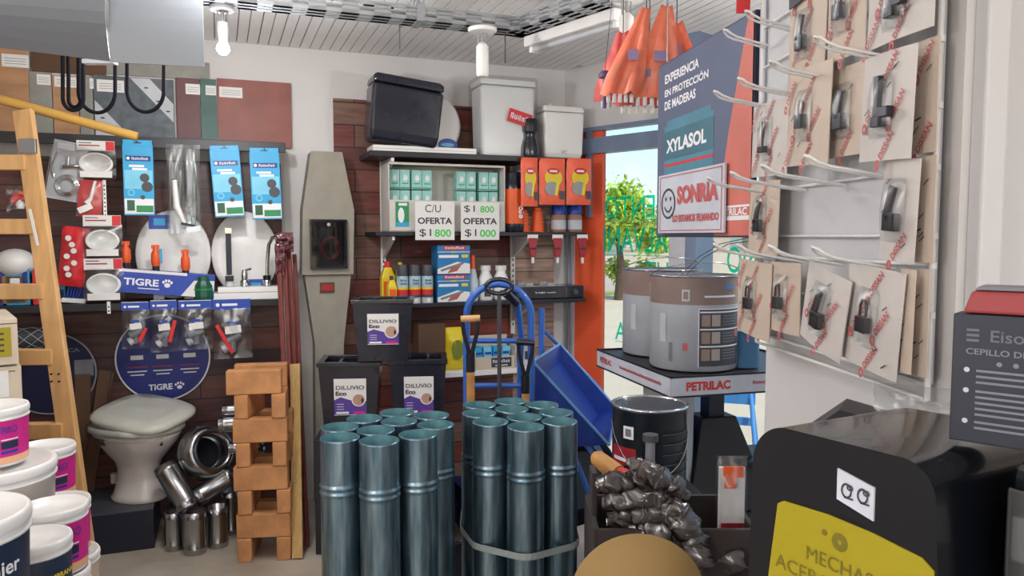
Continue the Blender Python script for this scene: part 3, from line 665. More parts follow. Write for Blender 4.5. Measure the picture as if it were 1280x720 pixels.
# blue display box TIGRE
W = wid(150, 268, .24); H = .115
t = thing('display_box', 'blue and white cardboard display box with paw print under the toilet seat', 'box', shpt(209, .24), WR); t.rotation_euler = (0, .10, WR); t.location.z += .032
b = MB(tblue2); b.box((0, 0, H/2), (W, .10, H)); y = -.0508; b.m(paper); b.rect(-W*.5, H*.88, W*.2, H, y); b.poly([(W*.15, y, 0.001), (W*.28, y, H*.7), (W*.5, y, H*.75), (W*.5, y, .001)]); b.m(yellow); b.disc((W*.36, y-.0004, H*.5), W*.07, 16, H*.2); b.m(tblue2); b.poly([(W*.32, y-.0006, 0.001), (W*.40, y-.0006, H*.35), (W*.5, y-.0006, H*.3), (W*.5, y-.0006, .001)])
b.m(inkw); b.text('TIGRE', (-W*.27, y-.0008, H*.48), W*.36, H*.3, bold=.03); cx = W*.0
b.disc((cx, y-.0008, H*.42), H*.12, 18, H*.1)
for a in (-.9, -.3, .3, .9): b.disc((cx+H*.2*math.sin(a), y-.0008, H*.42+H*.2*math.cos(a)), H*.05, 12, H*.065)
b.rect(-W*.3, H*.2, -W*.08, H*.24, y-.0008); b.build('box', t, .002)
def valve(label, px, w, z0, rz=0, bl=False):
    h_ = WALL.hit(px, 335, w); t = thing('orange_valve', label, 'valve', WALL.pt(h_[0], w, z0), WR, 'orange valves on the display box')
    b = MB(orangep); b.lathe([(.018, .03), (.022, .05), (.021, .09), (.012, .11), (.012, .13)], n=16); b.box((0, 0, .125), (.036, .016, .02)); b.build('valve_body', t, .003)
    b = MB(navydk); b.lathe([(.016, 0), (.017, .03)], n=16); b.build('collar', t)
    if bl: b = MB(cyan); b.box((.022, 0, .08), (.014, .02, .07)); b.build('lever', t, .003)
z1_ = ZLO+.15
valve('leftmost orange valve, dark at its foot, beside the soap dishes', 158, .24, z1_+.03); valve('orange valve with a blue lever, middle of three on the display box', 195, .24, z1_+.012, bl=True); valve('rightmost orange valve on the display box', 232, .24, z1_-.012)
# green cap
t = thing('green_cap', 'dark green plastic cap beside the blue display box', 'cap', shpt(255, .27), WR); b = MB(greendk); b.lathe([(.046, 0), (.048, .02), (.048, .075), (.044, .08), (.034, .10), (.034, .118), (.028, .122)], n=10, smooth=False); b.build('cap_body', t, .002); b = MB(green); b.lathe([(.05, .052), (.05, .06)], n=24); b.build('ring', t)
# white box under taps
W = wid(268, 349, .24); t = thing('white_carton', 'flat white carton under the taps', 'box', shpt(308.5, .24), WR); b = MB(whitepl); b.box((0, 0, .018), (W, .12, .036)); b.box((.01, .0, .05), (W*.94, .11, .026)); b.m(midgrey); b.rect(-W*.5, .035, W*.5, .037, -.0605); b.build('box', t, .002); zb_ = ZLO+.0175+.064
def tap(label, px, kind, H):
    h_ = WALL.hit(px, 360, .24); t = thing('tap', label, 'tap', WALL.pt(h_[0], .24, zb_), WR); m1 = {'black': blackgl, 'chrome': chrome, 'small': chrome}[kind]
    b = MB(chrome if kind != 'black' else ltgrey); b.lathe([(.022, 0), (.022, .03), (.016, .035)], n=20); b.build('base', t)
    if kind == 'black': b = MB(navydk); b.box((0, 0, .03+(H-.03)/2), (.026, .02, H-.03)); b.build('body', t, .003); b = MB(chrome); b.box((0, -.012, H-.015), (.034, .022, .03)); b.build('head', t, .002); b = MB(blackgl); b.box((0, -.014, .045), (.04, .03, .03)); b.build('lever', t, .003)
    elif kind == 'chrome':
        b = MB(chrome); b.tube([(0, 0, .03), (.004, 0, H*.5), (.012, 0, H*.82), (.03, -.015, H*.96), (.055, -.03, H*.97), (.075, -.04, H*.9), (.078, -.04, H*.82)], .010, 12); b.build('spout', t); b = MB(blackgl); b.lathe([(.02, .03), (.02, .055)], n=20); b.build('ring', t)
    else: b = MB(chrome); b.lathe([(.014, .03), (.016, .06), (.012, .085)], n=16); b.cyl((0, 0, .08), (.03, -.02, .09), .006); b.build('lever', t)
tap('tall black tap with chrome head on the white carton', 287, 'black', .30); tap('small low chrome tap between the two tall taps', 306, 'small', .09); tap('tall chrome tap with hooked spout at the right', 334, 'chrome', .26)
# items on the lower shelf behind the ladder
def box_at(name, label, cat, q, w, mats, D=.1, z=None, group=None, deco=None, rz=WR, tilt=0):
    u, z_, W, H = WALL.span(*q, w);
    if z is not None: H = z_+H-z; z_ = z
    t = thing(name, label, cat, WALL.pt(u, w, z_), rz, group)
    if tilt: t.rotation_euler = (0, tilt, rz)
    b = MB(mats); b.box((0, 0, H/2), (W, D, H))
    if deco: deco(b, W, H, -D/2-.0008)
    b.build('box', t, .002); return t, W, H
def d_blue(b, W, H, y): b.m(inkw); b.rect(-W*.3, H*.45, W*.1, H*.65, y); b.m(tblue); b.rect(W*.2, H*.2, W*.42, H*.8, y)
box_at('blue_box', 'bright blue box on the lower left shelf, behind the ladder', 'box', (10, 329, 40, 378), .2, cyan, .1, ZLO+.0175, None, d_blue)
box_at('blue_box', 'small dark blue box at the far left of the lower shelf', 'box', (-22, 338, 7, 378), .2, tblue2, .1, ZLO+.0175, None, d_blue)
box_at('red_box', 'small red box between blue boxes behind the ladder', 'box', (43, 338, 58, 378), .22, red, .08, ZLO+.0175)
box_at('blue_box', 'flat cyan box right of the ladder on the lower shelf', 'box', (62, 357, 84, 378), .15, cyan, .1, ZLO+.0175, None, d_blue)
u, z, W, H = WALL.span(-5, 290, 41, 322, .2); t = thing('white_globe', 'white glass globe seen between the ladder steps', 'globe', WALL.pt(u-.0, .2, ZLO+.145), WR)
b = MB(whitepl); R = .085; b.lathe([(R*math.sin(a*PI/12)+.001, R*.8+R*.8*-math.cos(a*PI/12)) for a in range(13)], n=28, cap=False); b.build('globe', t); b = MB(card); b.box((0, 0, -.055), (.12, .1, .13)); tag(b.build('carton', None, .002, WALL.pt(u, .2, ZLO+.147-.002), WR), 'plain small carton carrying the white globe', 'box')
t, W, H = hangbase('small clear pack with red and white part behind the ladder', 'parts_pack', 'package', (8, 232, 36, 266), .27)
b = MB(clear); b.pillow(W, H, .04, cr=.3, seed=31); b.build('film', t); b = MB(red); b.box((.0, 0, H*.5), (W*.5, .02, H*.4), RY(.4)); b.m(whitepl); b.lathe([(.015, 0), (.02, .02), (.01, .04)], c=(W*.1, 0, H*.15)); b.m(orangep); b.box((W*.2, 0, H*.7), (W*.2, .02, H*.2)); b.build('part', t)
# white perforated uprights
for k, q in enumerate(((128, 225, 134, 272), (133, 377, 139, 392))):
    u, z, W, H = WALL.span(*q, .275 if k == 0 else .325); b = MB(whitepl); b.box((0, 0, H/2), (W*.7, .006, H)); b.m(ink)
    for j in range(max(2, int(H/.02))): b.rect(-.003, .008+j*.02, .003, .016+j*.02, -.0034)
    tag(b.build('perforated_strip', None, 0, WALL.pt(u, .275 if k == 0 else .325, z), WR), ['white perforated strip beside the red brush pack', 'short white perforated strip below the lower shelf'][k], 'strip')
# valve bags
def bag(label, q, rd, w=.345):
    t, W, H = hangbase(label, 'fittings_bag', 'bag', q, w, 'clear bags with blue headers under the lower left shelf')
    b = MB(tblue2); b.box((0, 0, H*.92), (W*.98, .004, H*.18)); b.m(inkw); b.disc((-W*.36, -.0024, H*.91), W*.05, 14); b.rect(-W*.25, H*.89, W*.15, H*.93, -.0024); b.m(paper); b.rect(-W*.47, H*1.0, W*.47, H*1.012, -.0024); b.build('header_card', t)
    b = MB(clear); b.pillow(W, H*.86, .05, cr=.3, seed=q[0]*.37); b.build('film', t)
    b = MB(midgrey); b.cyl((-W*.2, 0, H*.28), (W*.22, 0, H*.4), .022); b.cyl((0, 0, H*.12), (0.0, 0, H*.5), .018); b.m(ltgrey); b.cyl((-W*.25, 0, H*.15), (-W*.1, 0, H*.2), .02); b.cyl((.0, -.005, H*.55), (.03, 0, H*.68), .012); b.build('fitting', t)
    b = MB(paper); b.box((W*.02, -.029, H*.5), (W*.42, .002, H*.13), RY(-.1)); b.m(tblue2); b.box((-W*.0, -.029, H*.61), (W*.3, .002, H*.05)); b.build('label', t)
    if rd: b = MB(red); b.bar((rd[0]*W, -.024, H*rd[1]), (rd[2]*W, -.024, H*rd[3]), .018, .01, (0, 1, 0)); b.build('lever', t, .002)
bag('leftmost clear fittings bag with red lever under the shelf', (152, 378, 187, 436), (.38, .45, .12, .15)); bag('second fittings bag from the left, red lever upright', (188, 376, 222, 440), (.42, .62, .2, .2)); bag('third fittings bag from the left, without red lever', (223, 376, 266, 437), None); bag('largest clear fittings bag at the right, red lever slanting left', (266, 374, 314, 448), (-.4, .58, .0, .1))
# round signs
def roundsign(label, q, dark):
    u, z, W, H = WALL.span(*q, .03); R = W/2; t = thing('round_sign', label, 'sign', WALL.pt(u, .03, z), WR)
    b = MB(paper if not dark else greypl); b.t(TR(0, 0, R) @ RX(PI/2)); b.lathe([(R, -.006), (R, .004)], n=64); b.t(); b.build('rim', t)
    b = MB(navy if dark else tblue); y = -.005; b.disc((0, y, R), R*.965, 64)
    if not dark:
        b.m(paper)
        for k in (-.55, -.02, .55): b.rect(k*R-R*.13, R*.98, k*R+R*.13, R*1.08, y-.0006); b.rect(k*R-R*.2, R*.70, k*R+R*.2, R*.725, y-.0006); b.rect(k*R-R*.14, R*.62, k*R+R*.14, R*.645, y-.0006)
        b.m(redd)
        for k in (-.55, -.02, .55): b.rect(k*R-R*.22, R*.80, k*R+R*.22, R*.825, y-.0006)
        b.m(inkw); b.text('TIGRE', (-R*.08, y-.0008, R*.33), R*.5, R*.14, bold=.03); b.disc((R*.32, y-.0008, R*.30), R*.055, 16, R*.045)
        for a in (-.9, -.3, .3, .9): b.disc((R*.32+R*.1*math.sin(a), y-.0008, R*.30+R*.1*math.cos(a)), R*.022, 10, R*.03)
    else: b.m(midgrey); b.rect(R*.52, R*.9, R*.93, R*1.3, y-.0006); b.m(midgrey); b.text('ICA', (R*.5, y-.0006, R*1.55), R*.3, R*.1, bold=.02)
    b.build('face', t)
roundsign('round blue sign with white lettering and paw above the toilet', (143, 378, 263, 501), False); roundsign('dark navy round sign behind the ladder', (2, 398, 121, 518), True)
# net bottle, cartons at the far left
q = P(40, 422, 3.45); t = thing('netted_roll', 'dark roll in diamond netting behind the ladder', 'roll', WALL.pt(*(lambda h_: (h_[0], .2, h_[1]))(WALL.hit(38, 423, .2))), WR)
b = MB(dkgrey); b.cyl((-.09, 0, 0), (.07, 0, 0), .05, .046, 20); b.build('roll', t)
b = MB(ltgrey)
for s_ in (1, -1):
    for k in range(6): b.tube([(-.09+.16*j/8, -.0515*math.cos(s_*(j*.35+k)), .0515*math.sin(s_*(j*.35+k))) for j in range(9)], .0015, 4)
b.build('netting', t)
zf = 0
for k, (label, ztop, h_, xs_) in enumerate((('upper cardboard carton with yellow label at the left edge', 1.222, .16, 0), ('cardboard carton with white paper, second of the stack at the left edge', 1.058, .30, .035), ('large cardboard carton, lowest of the stack at the left edge', .755, .755, .03))):
    t = thing('carton', label, 'box', (P(25, 440, 2.55).x-.31-xs_*.4, 2.62, ztop-h_), math.radians(38), 'cartons stacked at the left edge')
    b = MB(cream if k < 2 else card); b.box((0, 0, h_/2), (.4+xs_, .42, h_-.003)); b.m(carddk); b.rect(-.2, h_-.02, .2, h_-.017, -.2108)
    b.build('box', t, .002)
    if k == 0: b = MB(yellowl); b.box((.12, -.2125, h_*.5), (.12, .002, h_*.62)); b.m(ink); [b.rect(.075, h_*(.3+.12*j), .16, h_*(.34+.12*j), -.2140) for j in range(4)]; b.build('label', t)
    if k == 1: b = MB(paper); b.box((.1, -.2125, h_*.8), (.16, .002, h_*.3)); b.build('label', t)
for k, (px, py, s_) in enumerate(((-10, 480, .08), (18, 487, .055))): pass
# dark cardboard scraps behind the toilet
for k, (x0, x1, yt, tl) in enumerate(((92, 112, 492, .03), (112, 128, 488, .16))):
    u, z, W, H = WALL.span(x0, yt, x1, 640, .10); b = MB(carddk); b.box((0, 0, H/2), (W, .02, H), RY(tl)); b.box((W*.3, .01, H*.5), (W*.4, .02, H*.97), RY(tl*1.3))
    tag(b.build('cardboard_strip', None, .002, WALL.pt(u, .03+.026*k, .196), WR), ['brown folded cardboard strip standing left of the toilet', 'slanting brown cardboard strip leaning beside the toilet'][k], 'cardboard')
# plinth and toilet
u0 = WALL.hit(20, 660, .4)[0]; u1 = WALL.hit(193, 660, .42)[0]
b = MB(M('plinth', (26, 30, 48), .5)); b.box(((u0+u1)/2, -.23, .095), (u1-u0, .42, .19)); b.m(dkgrey); b.box(((u0+u1)/2, -.23, .1925), (u1-u0, .42, .005)); tag(b.build('plinth', None, .002, WALL.o, WR), 'low black plinth under the white toilet', 'plinth')
u = WALL.hit(168, 600, .24)[0]
t = thing('toilet', 'white ceramic toilet bowl with wrapped lid on a black plinth', 'toilet', WALL.pt(u+.02, .235, .196), WR+math.radians(-38))
t.scale = (.90, .93, .96)
b = MB(ceram)
def loft(b, rings, n=40, cap=True, e=1.0):
    vs = []; fs = []
    for (z, a, c_, ox) in rings:
        for k in range(n):
            th = 2*PI*k/n; co, si = math.cos(th), math.sin(th)
            vs.append((ox + a*math.copysign(abs(co)**e, co), c_*math.copysign(abs(si)**e, si), z))
    for i in range(len(rings)-1):
        for k in range(n): p_ = i*n+k; q_ = i*n+(k+1) % n; fs.append((p_, q_, q_+n, p_+n))
    b.add(vs, fs, True)
    if cap: b.add(vs[:n], [tuple(reversed(range(n)))]); b.add(vs[-n:], [tuple(range(n))])
loft(b, [(0, .155, .115, .0), (.015, .16, .12, .0), (.03, .145, .105, 0), (.10, .125, .09, -.0), (.16, .118, .088, -.0), (.20, .135, .10, 0), (.25, .18, .135, .0), (.30, .225, .165, 0), (.335, .245, .182, 0), (.35, .25, .187, 0), (.356, .24, .18, 0)])
b.lathe([(.02, 0), (.02, .05)], c=(-.17, .0, .06), n=14); b.build('bowl', t)
b = MB(ceramw); loft(b, [(.358, .25, .185, 0), (.365, .262, .196, 0), (.385, .26, .195, 0), (.392, .25, .188, 0)], e=.9); b.build('seat', t)
b = MB(ceramw); b.t(TR(.03, .02, .418) @ RY(math.radians(6)) @ RX(math.radians(9))); loft(b, [(0, .235, .19, 0), (.012, .25, .20, 0), (.03, .25, .2, 0), (.045, .225, .18, 0), (.05, .17, .13, 0)], e=.6); b.t(); b.build('lid', t)
b = MB(clear); b.t(TR(-.02, 0, .36)); loft(b, [(-.03, .255, .193, 0), (.0, .272, .204, 0), (.03, .268, .20, 0), (.06, .24, .18, 0)], cap=False); b.t(); b.build('plastic_wrap', t)
b = MB(dkgrey)
for a0, a1 in ((215, 262), (330, 352)):
    pts = []
    for k in range(9):
        a = math.radians(a0+(a1-a0)*k/8); pts.append((math.cos(a)*.243, math.sin(a)*.183))
    vs = [(x*1.02, y*1.02, .345) for x, y in pts]+[(x*.93, y*.93, .30+.012*abs(i-4)/4) for i, (x, y) in enumerate(pts)]
    b.add(vs, [(i, i+1, i+10, i+9) for i in range(8)], True)
b.build('dark_tape', t)
# ------------------------------------------------ short flue pipes and elbow
GP = 'short steel flue pipes by the toilet'
def fpipe(label, A, B, r, mat=steel, name='flue_pipe', group=GP):
    A = Vector(A); B = Vector(B); d = (B-A); L_ = d.length; q = d.to_track_quat('Z', 'Y')
    b = MB(mat); b.lathe([(r, 0), (r, .02), (r*1.05, .025), (r, .03), (r, L_-.035), (r*1.05, L_-.03), (r, L_-.025), (r, L_), (r*.96, L_), (r*.96, .004), (0.001, .003)], n=32, cap=False)
    o = b.build(name, None); o.location = A; o.rotation_mode = 'QUATERNION'; o.rotation_quaternion = q; o.rotation_mode = 'XYZ'; return tag(o, label, 'pipe', group)
def fl(px, py): return PZ(px, py, .001)
for k, (px, py, yt, r, lab) in enumerate(((218, 690, 639, .042, 'left standing short flue pipe beside the plinth'), (244, 694, 638, .052, 'middle standing short flue pipe, the widest of three'), (273, 686, 633, .047, 'right standing short flue pipe behind the brick tower'))):
    p = fl(px, py-4); zt = P(px, yt, p.y).z; fpipe(lab, p, (p.x, p.y, zt), r)
p = fl(289, 665); fpipe('standing short flue pipe half hidden behind the bricks', p, (p.x, p.y, .22), .05)
fpipe('short flue pipe leaning steeply left under the elbow', P(236, 636, 3.55), P(206, 583, 3.62), .056)
fpipe('short flue pipe slanting up to the right under the elbow', P(246, 622, 3.63), P(292, 592, 3.72), .048)
fpipe('upper small flue pipe end sticking out behind the brick tower', P(279, 513, 3.72), P(330, 510, 3.75), .028)
fpipe('lower flue pipe end sticking out behind the brick tower', P(274, 531, 3.70), P(330, 527, 3.75), .040)
fpipe('small flue pipe end low behind the brick tower', P(287, 560, 3.72), P(330, 558, 3.75), .034)
q = P(257, 566, 3.72); t = thing('flue_elbow', 'round steel flue elbow lying on the short pipes', 'pipe elbow', q, WR)
b = MB(steel); pts = [(.10-.16*math.cos(a*PI/2/8)*1.0+.0, .16*math.sin(a*PI/2/8)-.10, 0) for a in range(9)]
b.t(RX(.35) @ RZ(.4)); R0 = .125
b.t(Matrix.Rotation(.5, 4, 'Z') @ Matrix.Rotation(PI/2-.35, 4, 'X')); b.lathe([(.13, -.03), (.134, 0), (.13, .04), (.115, .075), (.085, .085), (.083, .05), (.08, -.02), (.001, -.03)], n=36, cap=False); b.m(hard); b.lathe([(.08, -.029), (.079, -.02)], n=30); b.t(); b.build('outer_ring', t)
b = MB(chrome); b.t(Matrix.Rotation(.5, 4, 'Z') @ Matrix.Rotation(PI/2-.35, 4, 'X')); b.lathe([(.132, -.01), (.138, -.004), (.132, .002)], n=36, cap=False); b.build('bead', t)
# shelf of pipes: a rack box behind bricks to carry the pipe ends
b = MB(dkgrey); u, z, W, H = WALL.span(270, 541, 345, 700, .12); b.box((0, 0, .0), (.01, .01, .01)); 
# ------------------------------------------------ brick tower
GB = 'orange bricks stacked as a tower'
tw = PZ(331, 700, 0); tw.z = 0; rzb = math.radians(8); TX = Vector((math.cos(rzb), math.sin(rzb), 0)); TY = Vector((-math.sin(rzb), math.cos(rzb), 0))
LB, HB, TB = .240, .1115, .062
layers = []; z = 0.0; tw = tw + TY*.10
order = ['E', 'S', 'E', 'S', 'E', 'S', 'E', 'S']; jit = [0, .0, .004, -.008, -.002, -.006, .0, -.03]
names = ['first', 'second', 'third', 'fourth', 'fifth', 'sixth', 'seventh', 'top']
proto = {}
for k, (kd, dx) in enumerate(zip(order, jit)):
    if kd == 'E':
        for s_ in (-1, 1):
            b = MB(brickm); b.box((0, 0, HB/2), (TB, LB, HB-.002)); o = b.build('brick', None, .004, tw + TX*(dx+s_*(LB/2-TB/2-(.02 if k == 6 else .004))) + Vector((0, 0, z)), rzb+random.uniform(-.04, .04)+(.12*s_ if k == 6 else 0)); tag(o, '%s end-on orange brick in the %s layer from the floor' % ('left' if s_ < 0 else 'right', names[k]), 'brick', GB)
    else:
        for j, yy in enumerate(((-.085, 'front'), (.085, 'rear'))):
            b = MB(brickm); b.box((0, 0, HB/2), (LB, TB, HB-.002)); o = b.build('brick', None, .004, tw + TX*dx + TY*yy[0] + Vector((0, 0, z)), rzb+random.uniform(-.03, .03)+(.06 if k == 7 else 0)); tag(o, '%s long-side orange brick in the %s layer of the tower' % (yy[1], names[k]), 'brick', GB)
    z += HB
# ------------------------------------------------ mouldings leaning
GM = 'wooden mouldings leaning on the wall'
for k, (px0, py0, px1, py1, mt, wd, y0, y1, lab) in enumerate(((366, 690, 347, 292, redwood, .022, 3.66, 3.92, 'leftmost dark red moulding leaning on the wall'), (372, 688, 355, 300, redwood, .02, 3.7, 3.94, 'second dark red moulding beside the meter pillar'), (379, 684, 361, 312, redwood, .022, 3.72, 3.96, 'third dark red moulding beside the meter pillar'), (384, 680, 368, 318, redwood, .02, 3.76, 4.0, 'rightmost dark red moulding beside the meter pillar'), (372, 694, 369, 455, palewood, .05, 3.58, 3.74, 'short pale wooden strip in front of the red mouldings'))):
    A = PZ(px0, py0, .02); yb = A.y; B = P(px1, py1, y1); A.z = .005; b = MB(mt); b.bar(A, B, wd, .018, (0, 1, 0)); o = b.build('moulding', None, .003); tag(o, lab, 'moulding', GM)
b = MB(winetape); A = P(349, 296, 3.88); B = P(359, 345, 3.86)
b.t(TR(*P(356, 310, 3.885))); b.pillow(.09, .10, .05, cr=.6, seed=2, c=(0, 0, -.02)); b.pillow(.05, .16, .04, cr=.6, seed=9, c=(-.02, -.02, -.14)); b.t(); tag(b.build('film_wrap'), 'crumpled purple plastic wrap round the top of the mouldings', 'wrap')

# ================================================================== METER PILLAR
wq = .16; u, _, _, _ = WALL.span(378, 200, 442, 400, wq)
def hz(py): return WALL.hit(410, py, wq)[1]
def hu(px, py): return WALL.hit(px, py, wq)[0]-u
t = thing('meter_pillar', 'grey tapered electric meter pillar against the white wall', 'meter pillar', WALL.pt(u, wq, 0), WR)
ya, yb_ = -.0, .13
b = MB(pillarm); b.prism([(hu(388, 190), hz(190)), (hu(378, 262), hz(262)), (hu(377, 343), hz(343)), (hu(441, 343), hz(343)), (hu(442, 262), hz(262)), (hu(427, 190), hz(190))], ya-.02, yb_); b.build('upper_cover', t, .006)
b = MB(pillarm); zz = hz(344); b.prism([(hu(381, 345), zz), (hu(394, 430), hz(430)), (hu(394, 560), .0), (hu(430, 560), .0), (hu(430, 430), hz(430)), (hu(439, 345), zz)], ya+.004, yb_-.003); b.build('lower_post', t, .006)
x0, x1 = hu(387, 300), hu(432, 300); z0, z1 = hz(335), hz(275)
b = MB(dkgrey); yq = ya-.021
b.box(((x0+x1)/2, yq, (z0+z1)/2), (x1-x0, .006, z1-z0)); b.m(blackgl); b.rect(x0+.012, z0+.012, x1-.012, z1-.012, yq-.0035); b.build('meter_window', t, .004)
b = MB(M('coil_red', (230, 60, 76), .4)); cx, cz = (x0+x1)/2+.01, (z0+z1)/2-.02
for k in range(3): b.tube([(cx+(.050-.004*k)*math.cos(a/12*PI)*(1), yq-.012-.003*k, cz+(.062-.004*k)*math.sin(a/12*PI)) for a in range(24)], .003, 6, True)
b.build('red_coil', t)
b = MB(darkpane); b.box(((x0+x1)/2, yq-.024, (z0+z1)/2), (x1-x0, .003, z1-z0)); b.m(blackpl)
for xx in (x0, x1): b.box((xx, yq-.013, (z0+z1)/2), (.006, .026, z1-z0))
for z_ in (z0, z1): b.box(((x0+x1)/2, yq-.013, z_), (x1-x0, .026, .006))
b.m(steel); b.cyl(((x0+x1)/2, yq-.030, z1-.025), ((x0+x1)/2, yq-.024, z1-.025), .010); b.build('cover_pane', t)
b = MB(carddk); xa, xb = hu(400, 360), hu(418, 360); za, zb2 = hz(366), hz(353); b.box(((xa+xb)/2, ya+.002, (za+zb2)/2), (xb-xa, .012, zb2-za)); b.m(redd); b.box(((xa+xb)/2, ya-.006, (za+zb2)/2), ((xb-xa)*.8, .008, (zb2-za)*.6)); b.build('breaker', t)

# ================================================================== MIDDLE SHELVES
def shelf(label, px0, px1, ztop, D, th=.022, mat=blackm, w0=.016):
    pym = 300; ua = WALL.hit(px0, pym, D)[0]; ub = WALL.hit(px1, pym, D)[0]
    b = MB(mat); b.box(((ua+ub)/2, -(w0+D)/2, ztop-th/2), (ub-ua, D-w0, th)); tag(b.build('wall_shelf', None, .002, WALL.o, WR), label, 'shelf', 'middle wall shelves'); return ua, ub
SD = .34
def zs(py, w=SD, px=600): return WALL.hit(px, py, w)[1]
ZA = zs(193); ZB = zs(290); ZC = zs(377); ZD = zs(463)
shelf('topmost black wall shelf with cisterns on it', 464, 731, ZA, SD, .03); shelf('black wall shelf with bulb tray and price cards', 470, 733, ZB, SD); shelf('black wall shelf with spray cans and gas stove', 490, 733, ZC, SD)
shelf('lowest wall shelf with white front, behind the shovels', 505, 668, ZD, SD, .03, whitepl)
for k, px in enumerate((474, 636)):
    u = WALL.hit(px, 300, .02)[0]+.02; b = MB(whitepl); b.box((0, -.013, (ZA+.9)/2-.0), (.028, .022, ZA-.9)); b.m(ink)
    for j in range(30): b.rect(-.004, .95+j*.033, .004, .968+j*.033, -.0245)
    tag(b.build('shelf_upright', None, .001, WALL.pt(u, .016, 0), WR), ['white slotted shelf upright at the left of the middle shelves', 'white slotted shelf upright behind the thermos'][k], 'upright')
    for nm, z in (('topmost', ZA-.03), ('bulb', ZB-.022), ('spray can', ZC-.022)):
        b = MB(whitepl); b.prism([(-.002, 0), (.0, 0), (.0, 0)], 0, .001) if False else None
        b.add([(-.008, -.03, z-.002), (-.008, -.30, z-.002), (-.008, -.30, z-.022), (-.008, -.03, z-.13), (.008, -.03, z-.002), (.008, -.30, z-.002), (.008, -.30, z-.022), (.008, -.03, z-.13)], [(0, 1, 2, 3), (7, 6, 5, 4), (0, 4, 5, 1), (1, 5, 6, 2), (2, 6, 7, 3), (3, 7, 4, 0)])
        tag(b.build('shelf_bracket', None, .001, WALL.pt(u+.0, .016, 0), WR), '%s white bracket under the %s shelf' % (['left', 'right'][k], nm), 'bracket')
def on(px, py, w, z): return WALL.pt(WALL.hit(px, py, w)[0], w, z+.0008)
def dims(q, w, z=None):
    u, z_, W, H = WALL.span(*q, w)
    if z is None: return u, z_, W, H
    return u, z+.0008, W, z_+H-z
# black bin
u, z, W, H = dims((455, 100, 543, 186), .22)
t = thing('toilet_cistern', 'shiny black plastic cistern tilted on the topmost shelf', 'cistern', WALL.pt(u+.0, .22, ZA+.04), WR); t.rotation_euler = (0, math.radians(6), WR)
H2 = H-.01; b = MB(blackpl); b.taper(.004, W*.93, .17, H2*.16, W*.97, .20, cap=(1, 0)); b.taper(H2*.16, W*.97, .2, H2*.85, W*1.0, .2, cap=(0, 1)); b.build('body', t, .02, seg=4)
b = MB(blackpl); b.taper(H2*.855, W*1.0, .205, H2*.95, W*.98, .20, cap=(1, 0)); b.taper(H2*.95, W*.98, .20, H2*1.0, W*.90, .16, cap=(0, 1)); b.build('lid', t, .012, seg=3)
u, z, W, H = dims((462, 184, 590, 193), .2); b = MB(whitepl); b.box((0, 0, .018), (W*.99, .18, .034)); b.m(greypl); b.rect(-W*.49, .016, W*.49, .018, -.0905); tag(b.build('flat_carton', None, .002, WALL.pt(u, .2, ZA+.0008), WR), 'flat white carton lying under the black cistern', 'box')
# white round seat behind
u, z, W, H = dims((498, 117, 575, 188), .08, ZA); t = thing('toilet_seat', 'round white toilet seat half hidden behind the black cistern', 'toilet seat', WALL.pt(u, .085, ZA+.001), WR)
R = W/2; b = MB(whitepl); b.t(TR(0, 0, H/2+.0) @ RX(PI/2)); b.lathe([(.005, .018), (R*.9, .016), (R, .004), (R*.98, -.008), (.005, -.01)], n=40, sy=H/2/R); b.build('lid', t); b = MB(tblue2); b.disc((R*.55, -.0175, H*.2), R*.32, 20, R*.2); b.m(cyan2); b.disc((R*.55, -.018, H*.2), R*.22, 16, R*.06); b.build('sticker', t)
# wrapped cistern
u, z, W, H = dims((592, 97, 664, 193), .2, ZA)
t = thing('toilet_cistern', 'large white cistern wrapped in clear plastic with red sticker', 'cistern', WALL.pt(u, .2, z), WR)
b = MB(whitepl); b.taper(0, W*.82, .17, H*.1, W*.88, .18, cap=(1, 0)); b.taper(H*.1, W*.88, .18, H*.86, W*.92, .19, cap=(0, 1)); b.build('tank', t, .018, seg=3)
b = MB(whitepl); b.taper(H*.865, W*.95, .2, H*.93, W*.93, .195, cap=(1, 0)); b.taper(H*.93, W*.93, .195, H*.955, W*.8, .15, cap=(0, 1)); b.lathe([(.02, 0), (.018, .018)], c=(W*.05, 0, H*.955)); b.build('lid', t, .01, seg=3)
b = MB(clear); b.taper(-.0, W*.98, .225, H*.98, W*1.0, .225, cap=(0, 1)); b.build('plastic_wrap', t, .02, seg=3)
b = MB(red); b.box((W*.17, -.116, H*.47), (W*.40, .003, H*.16), RY(.25)); b.m(inkw); b.t(TR(W*.17, 0, H*.47) @ RY(.25)); b.strokes(5, (0, -.1185, 0), W*.32, H*.07); b.t(); b.build('sticker', t)
# second cistern
u, z, W, H = dims((672, 133, 723, 194), .2, ZA)
t = thing('toilet_cistern', 'smaller plain white cistern at the right end of the topmost shelf', 'cistern', WALL.pt(u, .2, z), WR)
b = MB(whitepl); b.taper(0, W*.86, .15, H*.1, W*.92, .17, cap=(1, 0)); b.taper(H*.1, W*.92, .17, H*.85, W*.98, .18, cap=(0, 1)); b.build('tank', t, .016, seg=3); b = MB(whitepl); b.taper(H*.855, W*1.0, .185, H*.97, W*.94, .16); b.lathe([(.012, 0), (.012, .02)], c=(-W*.2, 0, H*.97)); b.build('lid', t, .012, seg=3)
b = MB(greypl); b.text('VC', (W*.0, -.088, H*.12), W*.15); b.build('mark', t)
